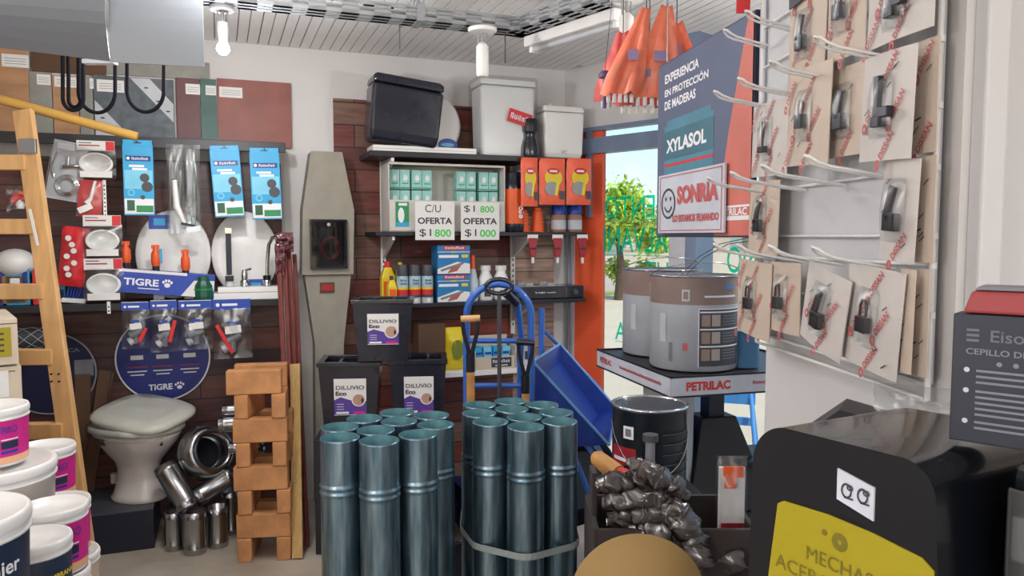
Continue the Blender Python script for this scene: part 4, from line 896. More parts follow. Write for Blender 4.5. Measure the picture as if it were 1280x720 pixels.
# black bottle
u, z, W, H = dims((651, 149, 673, 195), .29, ZA)
t = thing('black_flask', 'slim black flask between the two white cisterns', 'bottle', WALL.pt(u, .29, z), WR); b = MB(blackpl); R = W/2; b.lathe([(R*.95, 0), (R, .01), (R, H*.25), (R*.72, H*.5), (R*.72, H*.6), (R*.85, H*.66)], n=24); b.build('body', t); b = MB(blackm); b.lathe([(R*.86, H*.66), (R*.9, H*.8), (R*.86, H*.97), (R*.7, H)], n=24); b.build('cap', t)
# bulb tray
u, z, W, H = dims((481, 207, 624, 291), .22, ZB); Dp = .2
t = thing('bulb_display_tray', 'pale cardboard tray with light bulb boxes and price cards', 'tray', WALL.pt(u, .22, z), WR); hl = H*.46
b = MB(shelfpl); b.box((0, 0, .004), (W, Dp, .008)); b.box((0, Dp/2-.003, H/2), (W, .006, H*.98)); b.box((0, -Dp/2+.003, hl/2), (W, .006, hl)); b.box((-W/2+.003, 0, H/2), (.006, Dp, H)); b.box((W/2-.003, 0, H/2), (.006, Dp, H)); b.box((0, -Dp/2+.003, H*.985), (W, .006, .012)); b.m(cream); b.box((0, .0, H*.99), (W, Dp, .004)); b.build('tray', t, .001)
b = MB(green); x = -W*.39; b.box((x, -Dp/2-.002, hl*.55), (W*.11, .002, hl*.78)); b.m(cyan); b.rect(x-W*.05, hl*.17, x+W*.055, hl*.3, -Dp/2-.0034); b.m(inkw); b.disc((x-W*.01, -Dp/2-.0036, hl*.52), W*.026, 16, hl*.24); b.rect(x-W*.03, hl*.82, x+W*.04, hl*.9, -Dp/2-.0034); b.build('bulb_print', t)
cnt = 0
for (xa, n) in ((-.47, 2), (-.285, 2), (.10, 2), (.30, 2)):
    for j in range(n):
        for r_ in range(3):
            bw = W*.085; x = W*xa+bw*(.5+j*1.02); zz = z+.009+r_*H*.30
            b = MB(tealm); b.box((0, 0, H*.145), (bw*.97, .07, H*.285)); b.m(inkw); b.disc((bw*.05, -.0355, H*.17), bw*.22, 12, bw*.3); b.m(tealg); b.rect(-bw*.45, .003, bw*.45, .012, -.0355); b.rect(-bw*.3, H*.08, bw*.35, H*.095, -.0357)
            tag(b.build('bulb_box', None, .001, WALL.pt(u+x, .215, zz), WR), 'small teal light bulb box, column %s, %s row of the tray' % (['one', 'two', 'three', 'four', 'five', 'six', 'seven', 'eight'][cnt//3], ['bottom', 'middle', 'top'][r_]), 'box', 'teal bulb boxes in the tray'); cnt += 1
def pricecard(label, q, top, mid, bot, bt, bg_):
    u2, z2, W2, H2 = WALL.span(*q, .36); b = MB(paper); b.box((0, 0, H2/2), (W2, .002, H2)); y = -.0013; b.m(ink); b.text('OFERTA', (0, y, H2*.5), W2*.88, H2*.17, bold=.03)
    if bt: b.text('$1', (-W2*.28, y, H2*.82), W2*.28, H2*.2); b.m(teal); b.text('800', (W2*.18, y, H2*.82), W2*.36, H2*.18, bold=.02)
    else: b.text('C/U', (-W2*.05, y, H2*.82), W2*.4, H2*.2)
    b.m(ink); b.text('$1', (-W2*.25, y, H2*.18), W2*.3, H2*.22); b.m(teal); b.text(bot, (W2*.2, y, H2*.18), W2*.42, H2*.2, bold=.02)
    tag(b.build('price_card', None, 0, WALL.pt(u2, .36, z2), WR), label, 'card')
pricecard('white price card reading C/U OFERTA $1800', (519, 252, 568, 300), 0, 0, '800', False, 0); pricecard('white price card reading $1800 OFERTA, right of the other', (576, 253, 624, 300), 0, 0, '000', True, 0)
# orange and black thermos
u, z, W, H = dims((629, 216, 654, 291), .27, ZB)
t = thing('thermos', 'orange flask with black top and base on the bulb shelf', 'flask', WALL.pt(u, .27, z), WR); R = W/2
b = MB(orangep); b.lathe([(R*.98, H*.14), (R*.98, H*.72)], n=28); b.m(inkw); b.text('ego', (R*.45, -R*1.0, H*.33), .07, None, bold=.02, rot=PI/2); b.build('body', t); b = MB(blackpl); b.lathe([(R*.9, 0), (R, .01), (R, H*.14)], n=28); b.build('base', t); b = MB(blackpl); b.lathe([(R, H*.72), (R, H*.8), (R*.9, H*.82), (R*.9, H*.96), (R*.8, H)], n=28); b.build('cap', t)
# red sachets
def sachet(label, q, sil):
    t, W, H = hangbase(label, 'red_sachet', 'sachet', q, .37, 'red sachets hanging from the topmost shelf'); b = MB(M('sachet_film', (240, 104, 74), .4)); b.pillow(W, H, .03, cr=.12, seed=q[0]); b.build('film', t)
    b = MB(yellow); b.disc((0, -.0195, H*.58), W*.34, 20, H*.2); b.m(greypl); b.disc((-W*.05, -.0198, H*.35), W*.28, 16, H*.15); b.m(yellow); b.bar((W*.1, -.0205, H*.2), (W*.22, -.0205, H*.6), W*.12, .001, (0, 1, 0)); b.m(red); b.disc((0, -.0206, H*.72), W*.24, 16, H*.07); b.m(inkw); b.rect(-W*.15, H*.70, W*.15, H*.74, -.0212); b.m(dkgrey); b.rect(W*.25, H*.12, W*.42, H*.3, -.0206); b.build('print', t)
sachet('narrow red and silver sachet hanging below the black flask', (651, 197, 672, 258), True); sachet('red sachet with yellow print, middle of the three hanging', (674, 198, 706, 256), False); sachet('red sachet with yellow print at the right shelf end', (708, 198, 739, 256), False)
# pleated cones
for k, (px, h0, lab) in enumerate(((658, 263, 'left pleated orange bellows beside the flask'), (672, 260, 'right pleated orange bellows on the bulb shelf'))):
    u, z, W, H = dims((px-9, h0, px+9, 291), .24, ZB); b = MB(orangep); R = W/2; pr = []; n = 7
    for j in range(n): zz = H*.95*j/n; s_ = 1-.25*j/n; pr += [(R*s_, zz), (R*s_*.68, zz+H*.5/n)]
    pr += [(R*.5, H*.95), (R*.5, H)]; b.lathe(pr, n=24); tag(b.build('bellows', None, 0, WALL.pt(u-(.02 if k == 0 else 0), .24-(.0 if k else .0), z), WR), lab, 'bellows', 'pleated orange bellows')
# blue cap jars
for k, px in enumerate((698, 718)):
    u, z, W, H = dims((px-9, 257, px+9, 291), .26, ZB); t = thing('blue_cap_jar', ['left brown jar with blue cap on the bulb shelf', 'right brown jar with blue cap near the shelf end'][k], 'jar', WALL.pt(u, .26, z), WR, 'blue capped jars'); R = W/2*.95
    b = MB(M('amber', (150, 110, 96), .4)); b.lathe([(R*.9, 0), (R, .01), (R, H*.6), (R*.8, H*.68)], n=24); b.m(ltgrey); b.lathe([(R*1.01, H*.1), (R*1.01, H*.45)], n=24, cap=False); b.build('body', t); b = MB(tblue2); b.lathe([(R*.95, H*.68), (R*.98, H*.98), (R*.85, H)], n=24); b.build('cap', t)
# glue tubes hanging
for k, px in enumerate((666, 697, 728)):
    u, z, W, H = WALL.span(px-6, 294, px+6, 329, .36); t = thing('glue_tube', ['left red glue tube hanging under the bulb shelf', 'middle red glue tube hanging under the bulb shelf', 'right red glue tube hanging before the orange pillar'][k], 'tube', WALL.pt(u, .36, z), WR, 'hanging glue tubes')
    b = MB(redd); b.taper(H*.22, W*.5, .018, H*.9, W*.95, .004); b.m(ink); b.rect(-W*.3, H*.5, W*.3, H*.56, -.0115); b.build('tube_body', t, .002); b = MB(whitepl); b.lathe([(.008, 0), (.009, H*.2)], n=14); b.build('cap', t); b = MB(paper); b.box((0, .001, H*.94), (W*1.1, .002, H*.16)); b.build('hang_tag', t)
# ---- shelf C
def jug(label, q, w, m1, capm, nm='oil_jug'):
    u, z, W, H = dims(q, w, ZC); t = thing(nm, label, 'bottle', WALL.pt(u, w, z), WR); b = MB(m1); b.taper(0, W, .06, H*.62, W, .06, cap=(1, 0)); b.taper(H*.62, W, .06, H*.86, W*.5, .045, cap=(0, 1)); b.build('body', t, .006); b = MB(capm); b.lathe([(W*.22, H*.86), (W*.22, H)], n=18); b.build('cap', t)
    b = MB(orangep); b.box((0, -.031, H*.35), (W*.75, .002, H*.35)); b.build('label', t)
jug('yellow oil bottle with red cap on the spray can shelf', (476, 327, 493, 378), .22, yellow, red); jug('larger yellow jug behind the spray cans', (494, 328, 507, 378), .10, yellow, yellow); jug('small yellow bottle with dark cap beside the spray cans', (484, 345, 495, 379), .305, yellow, dkgrey)
for k, px in enumerate((503, 518.5, 534)):
    u, z, W, H = dims((px-7.6, 331, px+7.6, 380), .305, ZC); t = thing('spray_can', '%s spray can with black cap of the three in a row' % ['left', 'middle', 'right'][k], 'spray can', WALL.pt(u, .305, z), WR, 'spray cans on the middle shelf'); R = W/2*.95
    b = MB(ltgrey); b.lathe([(R, 0), (R, H*.15)], n=24); b.m(dkgrey); b.lathe([(R, H*.15), (R, H*.22)], n=24, cap=False); b.m(red); b.lathe([(R, H*.22), (R, H*.36)], n=24, cap=False); b.m(yellow); b.lathe([(R, H*.36), (R, H*.42)], n=24, cap=False); b.m(M('can_label', (160, 190, 205), .3)); b.lathe([(R, H*.42), (R, H*.68), (R*.9, H*.71)], n=24, cap=True)
    b.m(ink); b.strokes(3, (0, -R-.001, H*.60), R*1.1, H*.055); b.strokes(4, (0, -R-.001, H*.52), R*1.1, H*.055); b.m(paper); b.disc((0, -R-.001, H*.08), R*.35, 12); b.build('body', t); b = MB(dkgrey); b.lathe([(R*.92, H*.71), (R*.92, H*.97), (R*.84, H)], n=24); b.build('cap', t)
for k, (y0, y1) in enumerate(((342.5, 379), (306.5, 342))):
    u, z, W, H = dims((543, y0, 583, y1), .26, ZC if k == 0 else None); z += 0 if k == 0 else .001
    t = thing('tool_box', ['lower blue and white tool box of the stack', 'upper blue and white tool box of the stack'][k], 'box', WALL.pt(u, .26, z), WR, 'blue tool boxes stacked on the middle shelf')
    b = MB(M('tool_box_blue', (36, 120, 180), .4)); b.box((0, 0, H/2-.001), (W, .13, H-.002)); y = -.0658; b.m(paper); b.poly([(-W*.5, y, 0.002), (W*.5, y, .002), (W*.5, y, H*.35), (W*.1, y, H*.42), (-W*.5, y, H*.18)]); b.m(midgrey); b.bar((-W*.4, y-.0006, H*.12), (W*.3, y-.0006, H*.38), .012, .001, (0, 1, 0)); b.m(M('skin_print', (170, 90, 80), .6)); b.poly([(-W*.2, y-.001, .004), (-W*.05, y-.001, H*.28), (W*.25, y-.001, H*.34), (W*.1, y-.001, H*.1)])
    b.m(red); b.rect(-W*.32, H*.84, W*.38, H*.97, y-.0006); b.m(inkw); b.strokes(7, (W*.03, y-.001, H*.905), W*.6, H*.08); b.rect(-W*.5, H*.755, W*.5, H*.775, y-.0006); b.rect(-W*.46, H*.56, W*.14, H*.66, y-.0006); b.m(yellow); b.rect(W*.24, H*.56, W*.44, H*.67, y-.0006); b.rect(-W*.1, H*.74, W*.1, H*.79, y-.001); b.build('box', t, .001)
u, z, W, H = dims((583, 319, 598, 378), .27, ZC); t = thing('glue_bottle', 'white squeeze bottle with orange nozzle cap', 'bottle', WALL.pt(u, .27, z), WR); R = W/2*.95; b = MB(M('milky', (196, 204, 214), .3)); b.lathe([(R*.9, 0), (R, .01), (R, H*.4), (R*.6, H*.64), (R*.45, H*.7)], n=24); b.build('body', t); b = MB(orangep); b.lathe([(R*.5, H*.70), (R*.42, H*.98), (R*.3, H)], n=18); b.build('cap', t)
for k, px in enumerate((606.5, 626)):
    u, z, W, H = dims((px-9.5, 332, px+9.5, 377), .24, ZC); t = thing('white_jar', ['left white round jar behind the hand truck arch', 'right white round jar behind the black loop handle'][k], 'jar', WALL.pt(u, .24, z), WR, 'white jars on the middle shelf'); R = W/2*.95; b = MB(whitepl); b.lathe([(R*.9, 0), (R, .01), (R, H*.62), (R*.6, H*.8), (R*.6, H*.86)], n=26); b.m(dkgrey); b.box((0, -R-.0, H*.2), (R*.9, .003, H*.18)); b.build('body', t); b = MB(whitepl); b.lathe([(R*.72, H*.86), (R*.72, H)], n=24); b.build('lid', t)
u, z, W, H = dims((638, 353, 721, 376), .22, ZC); t = thing('camping_stove', 'black portable gas stove on the middle shelf', 'stove', WALL.pt(u, .22, z), WR)
b = MB(blackpl); b.box((0, 0, H*.4), (W, .2, H*.8)); b.m(inkw); b.text('Logo', (-W*.15, -.1012, H*.42), W*.15, H*.14, bold=.01); b.strokes(6, (W*.01, -.1012, H*.41), W*.13, H*.07); b.m(dkgrey); b.rect(W*.22, H*.05, W*.24, H*.75, -.101); b.build('body', t, .006); b = MB(dkgrey); b.t(TR(W*.36, -.1, H*.4) @ RX(PI/2)); b.lathe([(.018, 0), (.016, .014)], n=20); b.t(); b.build('knob', t)
b = MB(steel); b.box((-W*.12, 0, H*.82), (W*.68, .18, H*.05)); [b.box((-W*.12+dx, dy, H*.92), (.05, .008, H*.16)) for dx, dy in ((-.07, -.06), (.07, -.06), (-.07, .06), (.07, .06))]; b.build('pan_support', t)
# ---- shelf D
t, W, H = box_at('brown_box', 'open brown carton on the lowest shelf behind the planters', 'box', (519, 403, 552, 461), .2, carddk, .16, ZD+.001)
u, z, W, H = dims((556, 409, 582, 462), .27, ZD); t = thing('yellow_bag', 'yellow and green printed bag on the lowest shelf', 'bag', WALL.pt(u, .27, z), WR); b = MB(yellow); b.pillow(W, H, .08, cr=.14, seed=4); b.build('film', t); b = MB(M('olive', (120, 130, 40), .5)); b.disc((0, -.048, H*.5), W*.3, 20, H*.22); b.build('print', t)
b = MB(yellow); b.box((0, 0, .03), (.15, .08, .06)); 
u, z, W, H = dims((590, 428, 638, 466), .27, ZD); t = thing('open_carton', 'open carton with cyan packets and black lettering panel', 'box', WALL.pt(u, .27, z), WR)
b = MB(cream); D = .13; h2 = H*.5; b.box((0, -D/2, h2/2), (W, .004, h2)); b.box((0, D/2, H*.62), (W, .004, H*1.24)); b.box((-W/2, 0, H*.35), (.004, D, H*.7)); b.box((W/2, 0, H*.35), (.004, D, H*.7)); b.box((0, 0, .002), (W, D, .004)); b.m(ink); b.rect(-W*.1, h2*.15, W*.42, h2*.9, -D/2-.0026); b.m(inkw); b.strokes(7, (W*.16, -D/2-.0032, h2*.62), W*.45, h2*.24); b.rect(-W*.0, h2*.25, W*.32, h2*.33, -D/2-.0032); b.build('box', t)
for k in range(4): b = MB(cyan if k % 2 == 0 else cyan2); b.box((0, 0, H*.4), (W*.2, .06, H*.8), RY(.08*(k-1.5))); b.m(tblue2); b.rect(-W*.08, H*.5, W*.08, H*.6, -.031); tag(b.build('cyan_packet', None, .002, WALL.pt(u-W*.36+k*W*.23, .27, z+.008), WR), '%s cyan packet standing in the open carton' % ['leftmost', 'second', 'third', 'rightmost'][k], 'packet', 'cyan packets in the open carton')
box_at('striped_packet', 'small black and white packet right of the open carton', 'box', (640, 430, 660, 461), .24, ltgrey, .1, ZD+.001, None, lambda b, W, H, y: (b.m(ink), b.rect(-W*.4, H*.15, -W*.1, H*.85, y), b.rect(W*.1, H*.3, W*.4, H*.7, y)))
# bits low behind pipes
q = PZ(570, 655, .02); b = MB(M('crate_blue', (20, 50, 150), .5)); b.taper(0, .30, .25, .24, .34, .28); b.m(bluein); b.box((0, -.13, .2), (.32, .03, .03)); tag(b.build('blue_crate', None, .004, (q.x+.17, q.y+.02, 0), WR), 'blue plastic crate on the floor between the pipe bundles', 'crate')
for k in range(6):
    b = MB(red); b.lathe([(.085, 0), (.06, .02), (.058, .05), (.05, .05)], n=24); tag(b.build('red_cone', None, 0, (q.x+.17, q.y+.02, .2415+.051*k), 0), '%s red cone ring in the stack on the blue crate' % ['lowest', 'second', 'third', 'fourth', 'fifth', 'topmost'][k], 'cone', 'red cone rings stacked on the crate')

# ================================================================== PLANTERS
def planter(label, px0, px1, yt, yb, y, zbot=None):
    a = P(px0, (yt+yb)/2, y); c_ = P(px1, (yt+yb)/2, y); W = (c_.x-a.x)*.98; zt = P(px0, yt+4, y).z; zb_ = P(px0, yb, y).z if zbot is None else zbot; H = zt-zb_
    t = thing('planter', label, 'planter', ((a.x+c_.x)/2, y+.12, zb_), math.radians(6), 'black planters stacked in a pyramid')
    D = W*.85; b = MB(blackpl); wb = W*.80; db = D*.8
    b.taper(0, wb, db, H*.94, W*.95, D*.95, cap=(1, 0))
    rim = .03; z0 = H*.94
    for (cx, cy, sx, sy) in ((0, -D/2+rim/2, W, rim), (0, D/2-rim/2, W, rim), (-W/2+rim/2, 0, rim, D-2*rim), (W/2-rim/2, 0, rim, D-2*rim)): b.box((cx, cy, z0+H*.03), (sx, sy, H*.06))
    for k in (-.17, .17): b.box((W*k, 0, z0+H*.015), (.016, D-2*rim, H*.03))
    b.m(blackm); b.box((0, 0, H*.75), (W*.86, D*.86, .004)); b.build('pot', t, .004)
    sl_ = math.atan2((D*.95-db)/2, H*.94); lw = W*.50; lh = H*.50
    b = MB(paper); b.t(TR(0, -db/2-.002, 0) @ RX(sl_)); x0 = -W*.24; z0 = H*.28; y = -.001
    b.box((x0+lw/2, y, z0+lh/2), (lw, .002, lh)); y = -.0025; b.m(purple); b.poly([(x0, y, z0+.003), (x0+lw, y, z0+.003), (x0+lw, y, z0+lh*.38), (x0+lw*.55, y, z0+lh*.40), (x0+lw*.2, y, z0+lh*.5), (x0, y, z0+lh*.42)])
    b.m(paper); b.disc((x0+lw*.76, y-.0006, z0+lh*.42), lw*.22, 24); b.m(M('plant_print', (190, 150, 130), .6)); b.disc((x0+lw*.76, y-.001, z0+lh*.42), lw*.18, 24); b.m(ink); b.disc((x0+lw*.88, y-.0013, z0+lh*.4), lw*.04, 10, lw*.08)
    b.text('DILUVIO', (x0+lw*.5, y-.0008, z0+lh*.76), lw*.88, lh*.11, bold=.015); b.text('Eco', (x0+lw*.22, y-.0008, z0+lh*.6), lw*.34, lh*.12, bold=.04); b.m(inkw)
    for k in range(3): b.rect(x0+lw*.08, z0+lh*(.16+.07*k), x0+lw*.3, z0+lh*(.175+.07*k), y-.0008)
    b.rect(x0+lw*.06, z0+lh*.04, x0+lw*.45, z0+lh*.1, y-.0008); b.m(pink); b.rect(x0+lw*.6, z0+lh*.03, x0+lw*.95, z0+lh*.1, y-.0008); b.t(); b.build('label', t)
    return t, zt, zb_
y_ = 3.55
_, ztl, _ = planter('lower left black planter of the pyramid', 393, 474, 449, 545, y_)
planter('lower right black planter of the pyramid', 482, 557, 446, 545, y_+.01)
planter('top black planter resting on the two others', 435, 514, 371, 455, y_-.03, ztl+.006)
zb_ = P(393, 545, y_).z
b = MB(blackm); b.box((0, 0, (zb_-.002)/2), (.64, .34, zb_-.004)); a = P(475, 500, 3.55); tag(b.build('stand_box', None, .004, (a.x, y_+.14, 0), math.radians(6)), 'dark box carrying the lower planters', 'box')

# ================================================================== HAND TRUCK, SHOVELS, WHEELBARROW
def arc(cx, cz, r, a0, a1, n, y, rz=1): return [(cx+r*math.cos(math.radians(a0+(a1-a0)*i/n)), y, cz+rz*r*math.sin(math.radians(a0+(a1-a0)*i/n))) for i in range(n+1)]
Y = 3.05; A = P(583, 420, Y); B = P(664, 420, Y); tp = P(622, 355, Y); hw = (B.x-A.x)/2; cx = (A.x+B.x)/2
t = thing('hand_truck', 'blue tubular hand truck with arched frame behind the pipes', 'hand truck', (cx, Y, 0))
zc = tp.z-hw*1.0; b = MB(blue); b.tube([(-hw-.0, -.06, .12), (-hw, 0, .7)] + [(x, 0, z) for x, _, z in arc(0, zc, hw, 180, 0, 14, 0)] + [(hw, 0, .7), (hw, -.06, .12)], .0145, 12); b.build('frame_tube', t)
for py in (426, 482): z = P(620, py, Y).z; b = MB(blue); b.cyl((-hw, 0, z), (hw, 0, z), .011); b.build('crossbar', t)
b = MB(blue); b.cyl((-hw, -.03, .45), (hw, -.03, .45), .011); b.build('crossbar', t)
b = MB(blue); ix = P(632, 380, Y).x-cx; b.tube([(ix+.0, .0, zc+hw*.72), (ix+.05, .06, zc+hw*.3), (ix+.065, .10, zc-.1), (ix+.06, .12, .95), (ix+.05, .02, .16)], .013, 10); b.build('handle_tube', t); b = MB(blackpl); b.tube([(ix-.002, .0, zc+hw*.74), (ix+.035, .045, zc+hw*.45), (ix+.045, .055, zc+hw*.36)], .018, 12); b.build('grip', t)
b = MB(blue); b.box((0, -.14, .015), (2*hw+.04, .22, .01)); b.build('toe_plate', t, .002); b = MB(blue); b.cyl((-hw-.04, -.0, .12), (hw+.04, -.0, .12), .009); b.build('axle', t)
for s_ in (-1, 1):
    b = MB(rubber); b.tube([(s_*(hw+.04), .09*math.cos(a*PI/12)+.0, .12+.09*math.sin(a*PI/12)) for a in range(24)], .03, 10, True); w_ = b.build('wheel', t); b = MB(ltgrey); b.cyl((s_*(hw+.04)-.015, 0, .12), (s_*(hw+.04)+.015, 0, .12), .065); b.build('hub', w_)
# loop handled rod
Y2 = 2.93; q = P(624, 358, Y2); rx = P(642, 358, Y2).x-q.x; t = thing('loop_handled_tool', 'black oval loop handle on a thin black rod', 'tool', (q.x, Y2, 0))
b = MB(blackpl); b.tube([(rx*.9*math.cos(a*PI/14), 0, q.z+.028*math.sin(a*PI/14)) for a in range(28)], .009, 10, True); b.build('loop_grip', t); b = MB(dkgrey); b.cyl((0, 0, q.z-.03), (0, 0, .12), .008); b.build('rod', t); b = MB(hard); b.taper(0, .03, .03, .12, .016, .016); b.build('tip', t)
def shovel(label, px, py, gripm, wpx, Y3, shaftx, grip_rot):
    q = P(px, py, Y3); gw = (P(px+wpx/2, py, Y3).x-q.x); t = thing('shovel', label, 'shovel', (q.x, Y3, 0), 0, 'shovels standing behind the pipes')
    b = MB(gripm); b.cyl((-gw, 0, q.z), (gw, 0, q.z+grip_rot), .013, n=16); b.build('grip', t)
    b = MB(hard); b.tube([(-gw*.85, 0, q.z), (-gw*.7, 0, q.z-.05), (0, 0, q.z-.15), (0, 0, q.z-.19)], .008, 8); b.tube([(gw*.85, 0, q.z+grip_rot), (gw*.7, 0, q.z-.05), (0, 0, q.z-.15)], .008, 8); b.cyl((0, 0, q.z-.20), (0, 0, q.z-.13), .017); b.build('yoke', t)
    b = MB(wood2 if gripm is wood else brickm); b.m(wood2); b.cyl((0, 0, q.z-.20), (0, 0, .30), .0155, n=16); b.build('shaft', t); b = MB(hard); b.prism([(-.10, .30), (-.105, .1), (0, .003), (.105, .1), (.10, .30), (.02, .33), (-.02, .33)], -.004, .004); b.build('blade', t, .002)
shovel('shovel with pale wooden grip left of the hand truck', 588, 399, wood, 24, 2.85, 0, .004); shovel('shovel with black grip right of the hand truck', 657, 427, blackpl, 22, 2.9, 0, -.006)
# wheelbarrow standing on end
t = thing('wheelbarrow', 'blue wheelbarrow standing upright by the orange pillar', 'wheelbarrow', (.25, 3.3, 0)); Oq = Vector((.25, 3.3, 0))
Yn, Yf = 3.12, 3.56
A = P(666, 452, Yn); Bp = P(761, 556, Yn); Cp = P(668, 562, Yn); A2 = P(700, 430, Yf); B2 = A2 + (Bp-A); B2 = P(772, 512, Yf); C2 = A2 + (Cp-A)
def plate(b, pts, th):
    pts = [Vector(p) for p in pts]; n_ = (pts[1]-pts[0]).cross(pts[2]-pts[0]).normalized()*th; k = len(pts)
    b.add(pts+[p+n_ for p in pts], [tuple(reversed(range(k))), tuple(range(k, 2*k))] + [(i, (i+1) % k, (i+1) % k+k, i+k) for i in range(k)])
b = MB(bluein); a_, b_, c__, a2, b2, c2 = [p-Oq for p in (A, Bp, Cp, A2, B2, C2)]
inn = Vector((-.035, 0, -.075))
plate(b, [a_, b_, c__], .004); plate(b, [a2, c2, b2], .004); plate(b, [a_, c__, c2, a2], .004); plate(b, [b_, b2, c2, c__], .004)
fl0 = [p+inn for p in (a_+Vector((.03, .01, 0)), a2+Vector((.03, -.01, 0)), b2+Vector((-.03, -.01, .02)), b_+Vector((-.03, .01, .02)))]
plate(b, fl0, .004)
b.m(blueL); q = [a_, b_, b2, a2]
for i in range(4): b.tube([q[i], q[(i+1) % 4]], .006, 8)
b.m(M('cement_residue', (120, 150, 190), .9, var=.2, sc=30)); cen = (fl0[0]*.15+fl0[3]*.85+(fl0[1]-fl0[0])*.15); e1 = (fl0[3]-fl0[0]).normalized(); e2 = (fl0[1]-fl0[0]).normalized(); nn = e1.cross(e2).normalized(); nn = nn if nn.z > 0 else -nn
b.poly([cen-e1*.06+ e1*.19*math.cos(k/12*PI) + e2*.09*math.sin(k/12*PI) + nn*.006 for k in range(13)]); b.build('tray', t)
b = MB(blue); h1 = P(677, 385, 3.45)-Oq; b.tube([h1, (h1.x, h1.y, 1.0), (h1.x+.02, h1.y-.06, .5)], .014, 10); b.build('handle', t)
b = MB(blue); h2 = P(690, 425, 3.66)-Oq; b.tube([h1+Vector((0, .1, -.1)), P(745, 480, 3.62)-Oq, P(775, 520, 3.62)-Oq], .008, 10); b.build('handle', t)
b = MB(blue); l0 = P(716, 566, 3.2)-Oq; l1 = P(738, 622, 3.1)-Oq; l2 = P(765, 655, 3.1)-Oq; l3 = P(768, 570, 3.2)-Oq; b.tube([l0, l1, l2, (l2.x+.04, l2.y, .03)], .012, 10); b.tube([l3, l1], .008, 8); b.build('leg', t)
q = P(722, 600, 3.35)-Oq; R = .17; b = MB(rubber); ax = RZ(.5); b.t(TR(q.x, q.y, max(q.z, .2))@ax); b.tube([(0+R*math.cos(a*PI/16), 0, R*math.sin(a*PI/16)) for a in range(32)], .04, 12, True); b.m(dkgrey); b.cyl((0, -.012, 0), (0, .012, 0), R*.85, n=32); b.t(); b.build('wheel', t)

# ================================================================== GALVANISED PIPES
def relax(pts, r, it=200):
    pts = [list(p) for p in pts]
    for _ in range(it):
        for i in range(len(pts)):
            for j in range(i):
                dx = pts[i][0]-pts[j][0]; dy = pts[i][1]-pts[j][1]; d = math.hypot(dx, dy)
                if d < 2*r:
                    k = (2*r-d)/2/max(d, 1e-5); pts[i][0] += dx*k; pts[i][1] += dy*k; pts[j][0] -= dx*k; pts[j][1] -= dy*k
    return pts
PR = .0515
t1 = [(477, 549), (428, 545), (521, 542), (428, 533), (468, 537), (543, 531), (455, 523), (498, 526), (496, 515), (537, 519)]
t2 = [(657, 532), (613, 526), (698, 525), (603, 515), (655, 521), (602, 506), (638, 511), (637, 502), (676, 506), (694, 515)]
l1 = ['front middle', 'front left', 'front right', 'second row far left', 'second row middle', 'rightmost', 'third row left', 'third row right', 'rearmost', 'rear right']
proto = None
for gi, (pts, gl) in enumerate(((t1, 'left'), (t2, 'right'))):
    pos = relax([(PZ(x, y, 1.0).x, PZ(x, y, 1.0).y) for x, y in pts], PR+.0012)
    if gi == 0: pos0 = pos
    for k, (x, y) in enumerate(pos):
        if proto is None:
            proto = thing('stovepipe', '', 'pipe', (x, y, 0))
            b = MB(galv); r = PR-.002; b.lathe([(r, 0), (r, .03), (r, .45), (r, .855), (r, .86), (r*1.045, .863), (r*1.045, .867), (r, .870), (r, .876), (r*1.045, .879), (r*1.045, .883), (r*.985, .886), (r*.985, .891), (r*.985, .995), (r*.985, 1.0), (r*.965, 1.0)], n=40, cap=False)
            b.m(galvin); b.lathe([(r*.965, 1.0), (r*.96, .6), (r*.96, .0)], n=40, cap=False); b.build('pipe_body', proto)
            b = MB(galv); b.box((0, r*1.0, .43), (.008, .003, .86)); b.build('seam', proto); root = proto; proto['label'] = ''
        else: root = copy_tree(proto, (x, y, 0), 0, '')
        root.rotation_euler = (0, 0, random.uniform(0, 6)); root['label'] = '%s tall galvanised pipe in the %s bundle' % (l1[k], gl); root['group'] = 'galvanised pipes in the %s bundle' % gl
    # strap round the bundle
    P2 = [(x+(PR+.004)*math.cos(a*PI/12), y+(PR+.004)*math.sin(a*PI/12)) for x, y in pos for a in range(24)]
    P2.sort(); hull = []
    for seq in (P2, P2[::-1]):
        h_ = []
        for p in seq:
            while len(h_) >= 2 and (h_[-1][0]-h_[-2][0])*(p[1]-h_[-2][1])-(h_[-1][1]-h_[-2][1])*(p[0]-h_[-2][0]) <= 0: h_.pop()
            h_.append(p)
        hull += h_[:-1]
    zz = .66 if gi else .40
    b = MB(whitepl if False else M('strap', (150, 160, 160), .4)); n = len(hull); vs = []; fs = []
    for p in hull: vs += [(p[0], p[1], zz), (p[0], p[1], zz+.018)]
    for i in range(n): j = (i+1) % n; fs.append((2*i, 2*j, 2*j+1, 2*i+1))
    b.add(vs, fs); o = b.build('strap'); sm = o.modifiers.new('solid', 'SOLIDIFY'); sm.thickness = .0015; tag(o, 'pale plastic strap round the %s pipe bundle' % gl, 'strap')

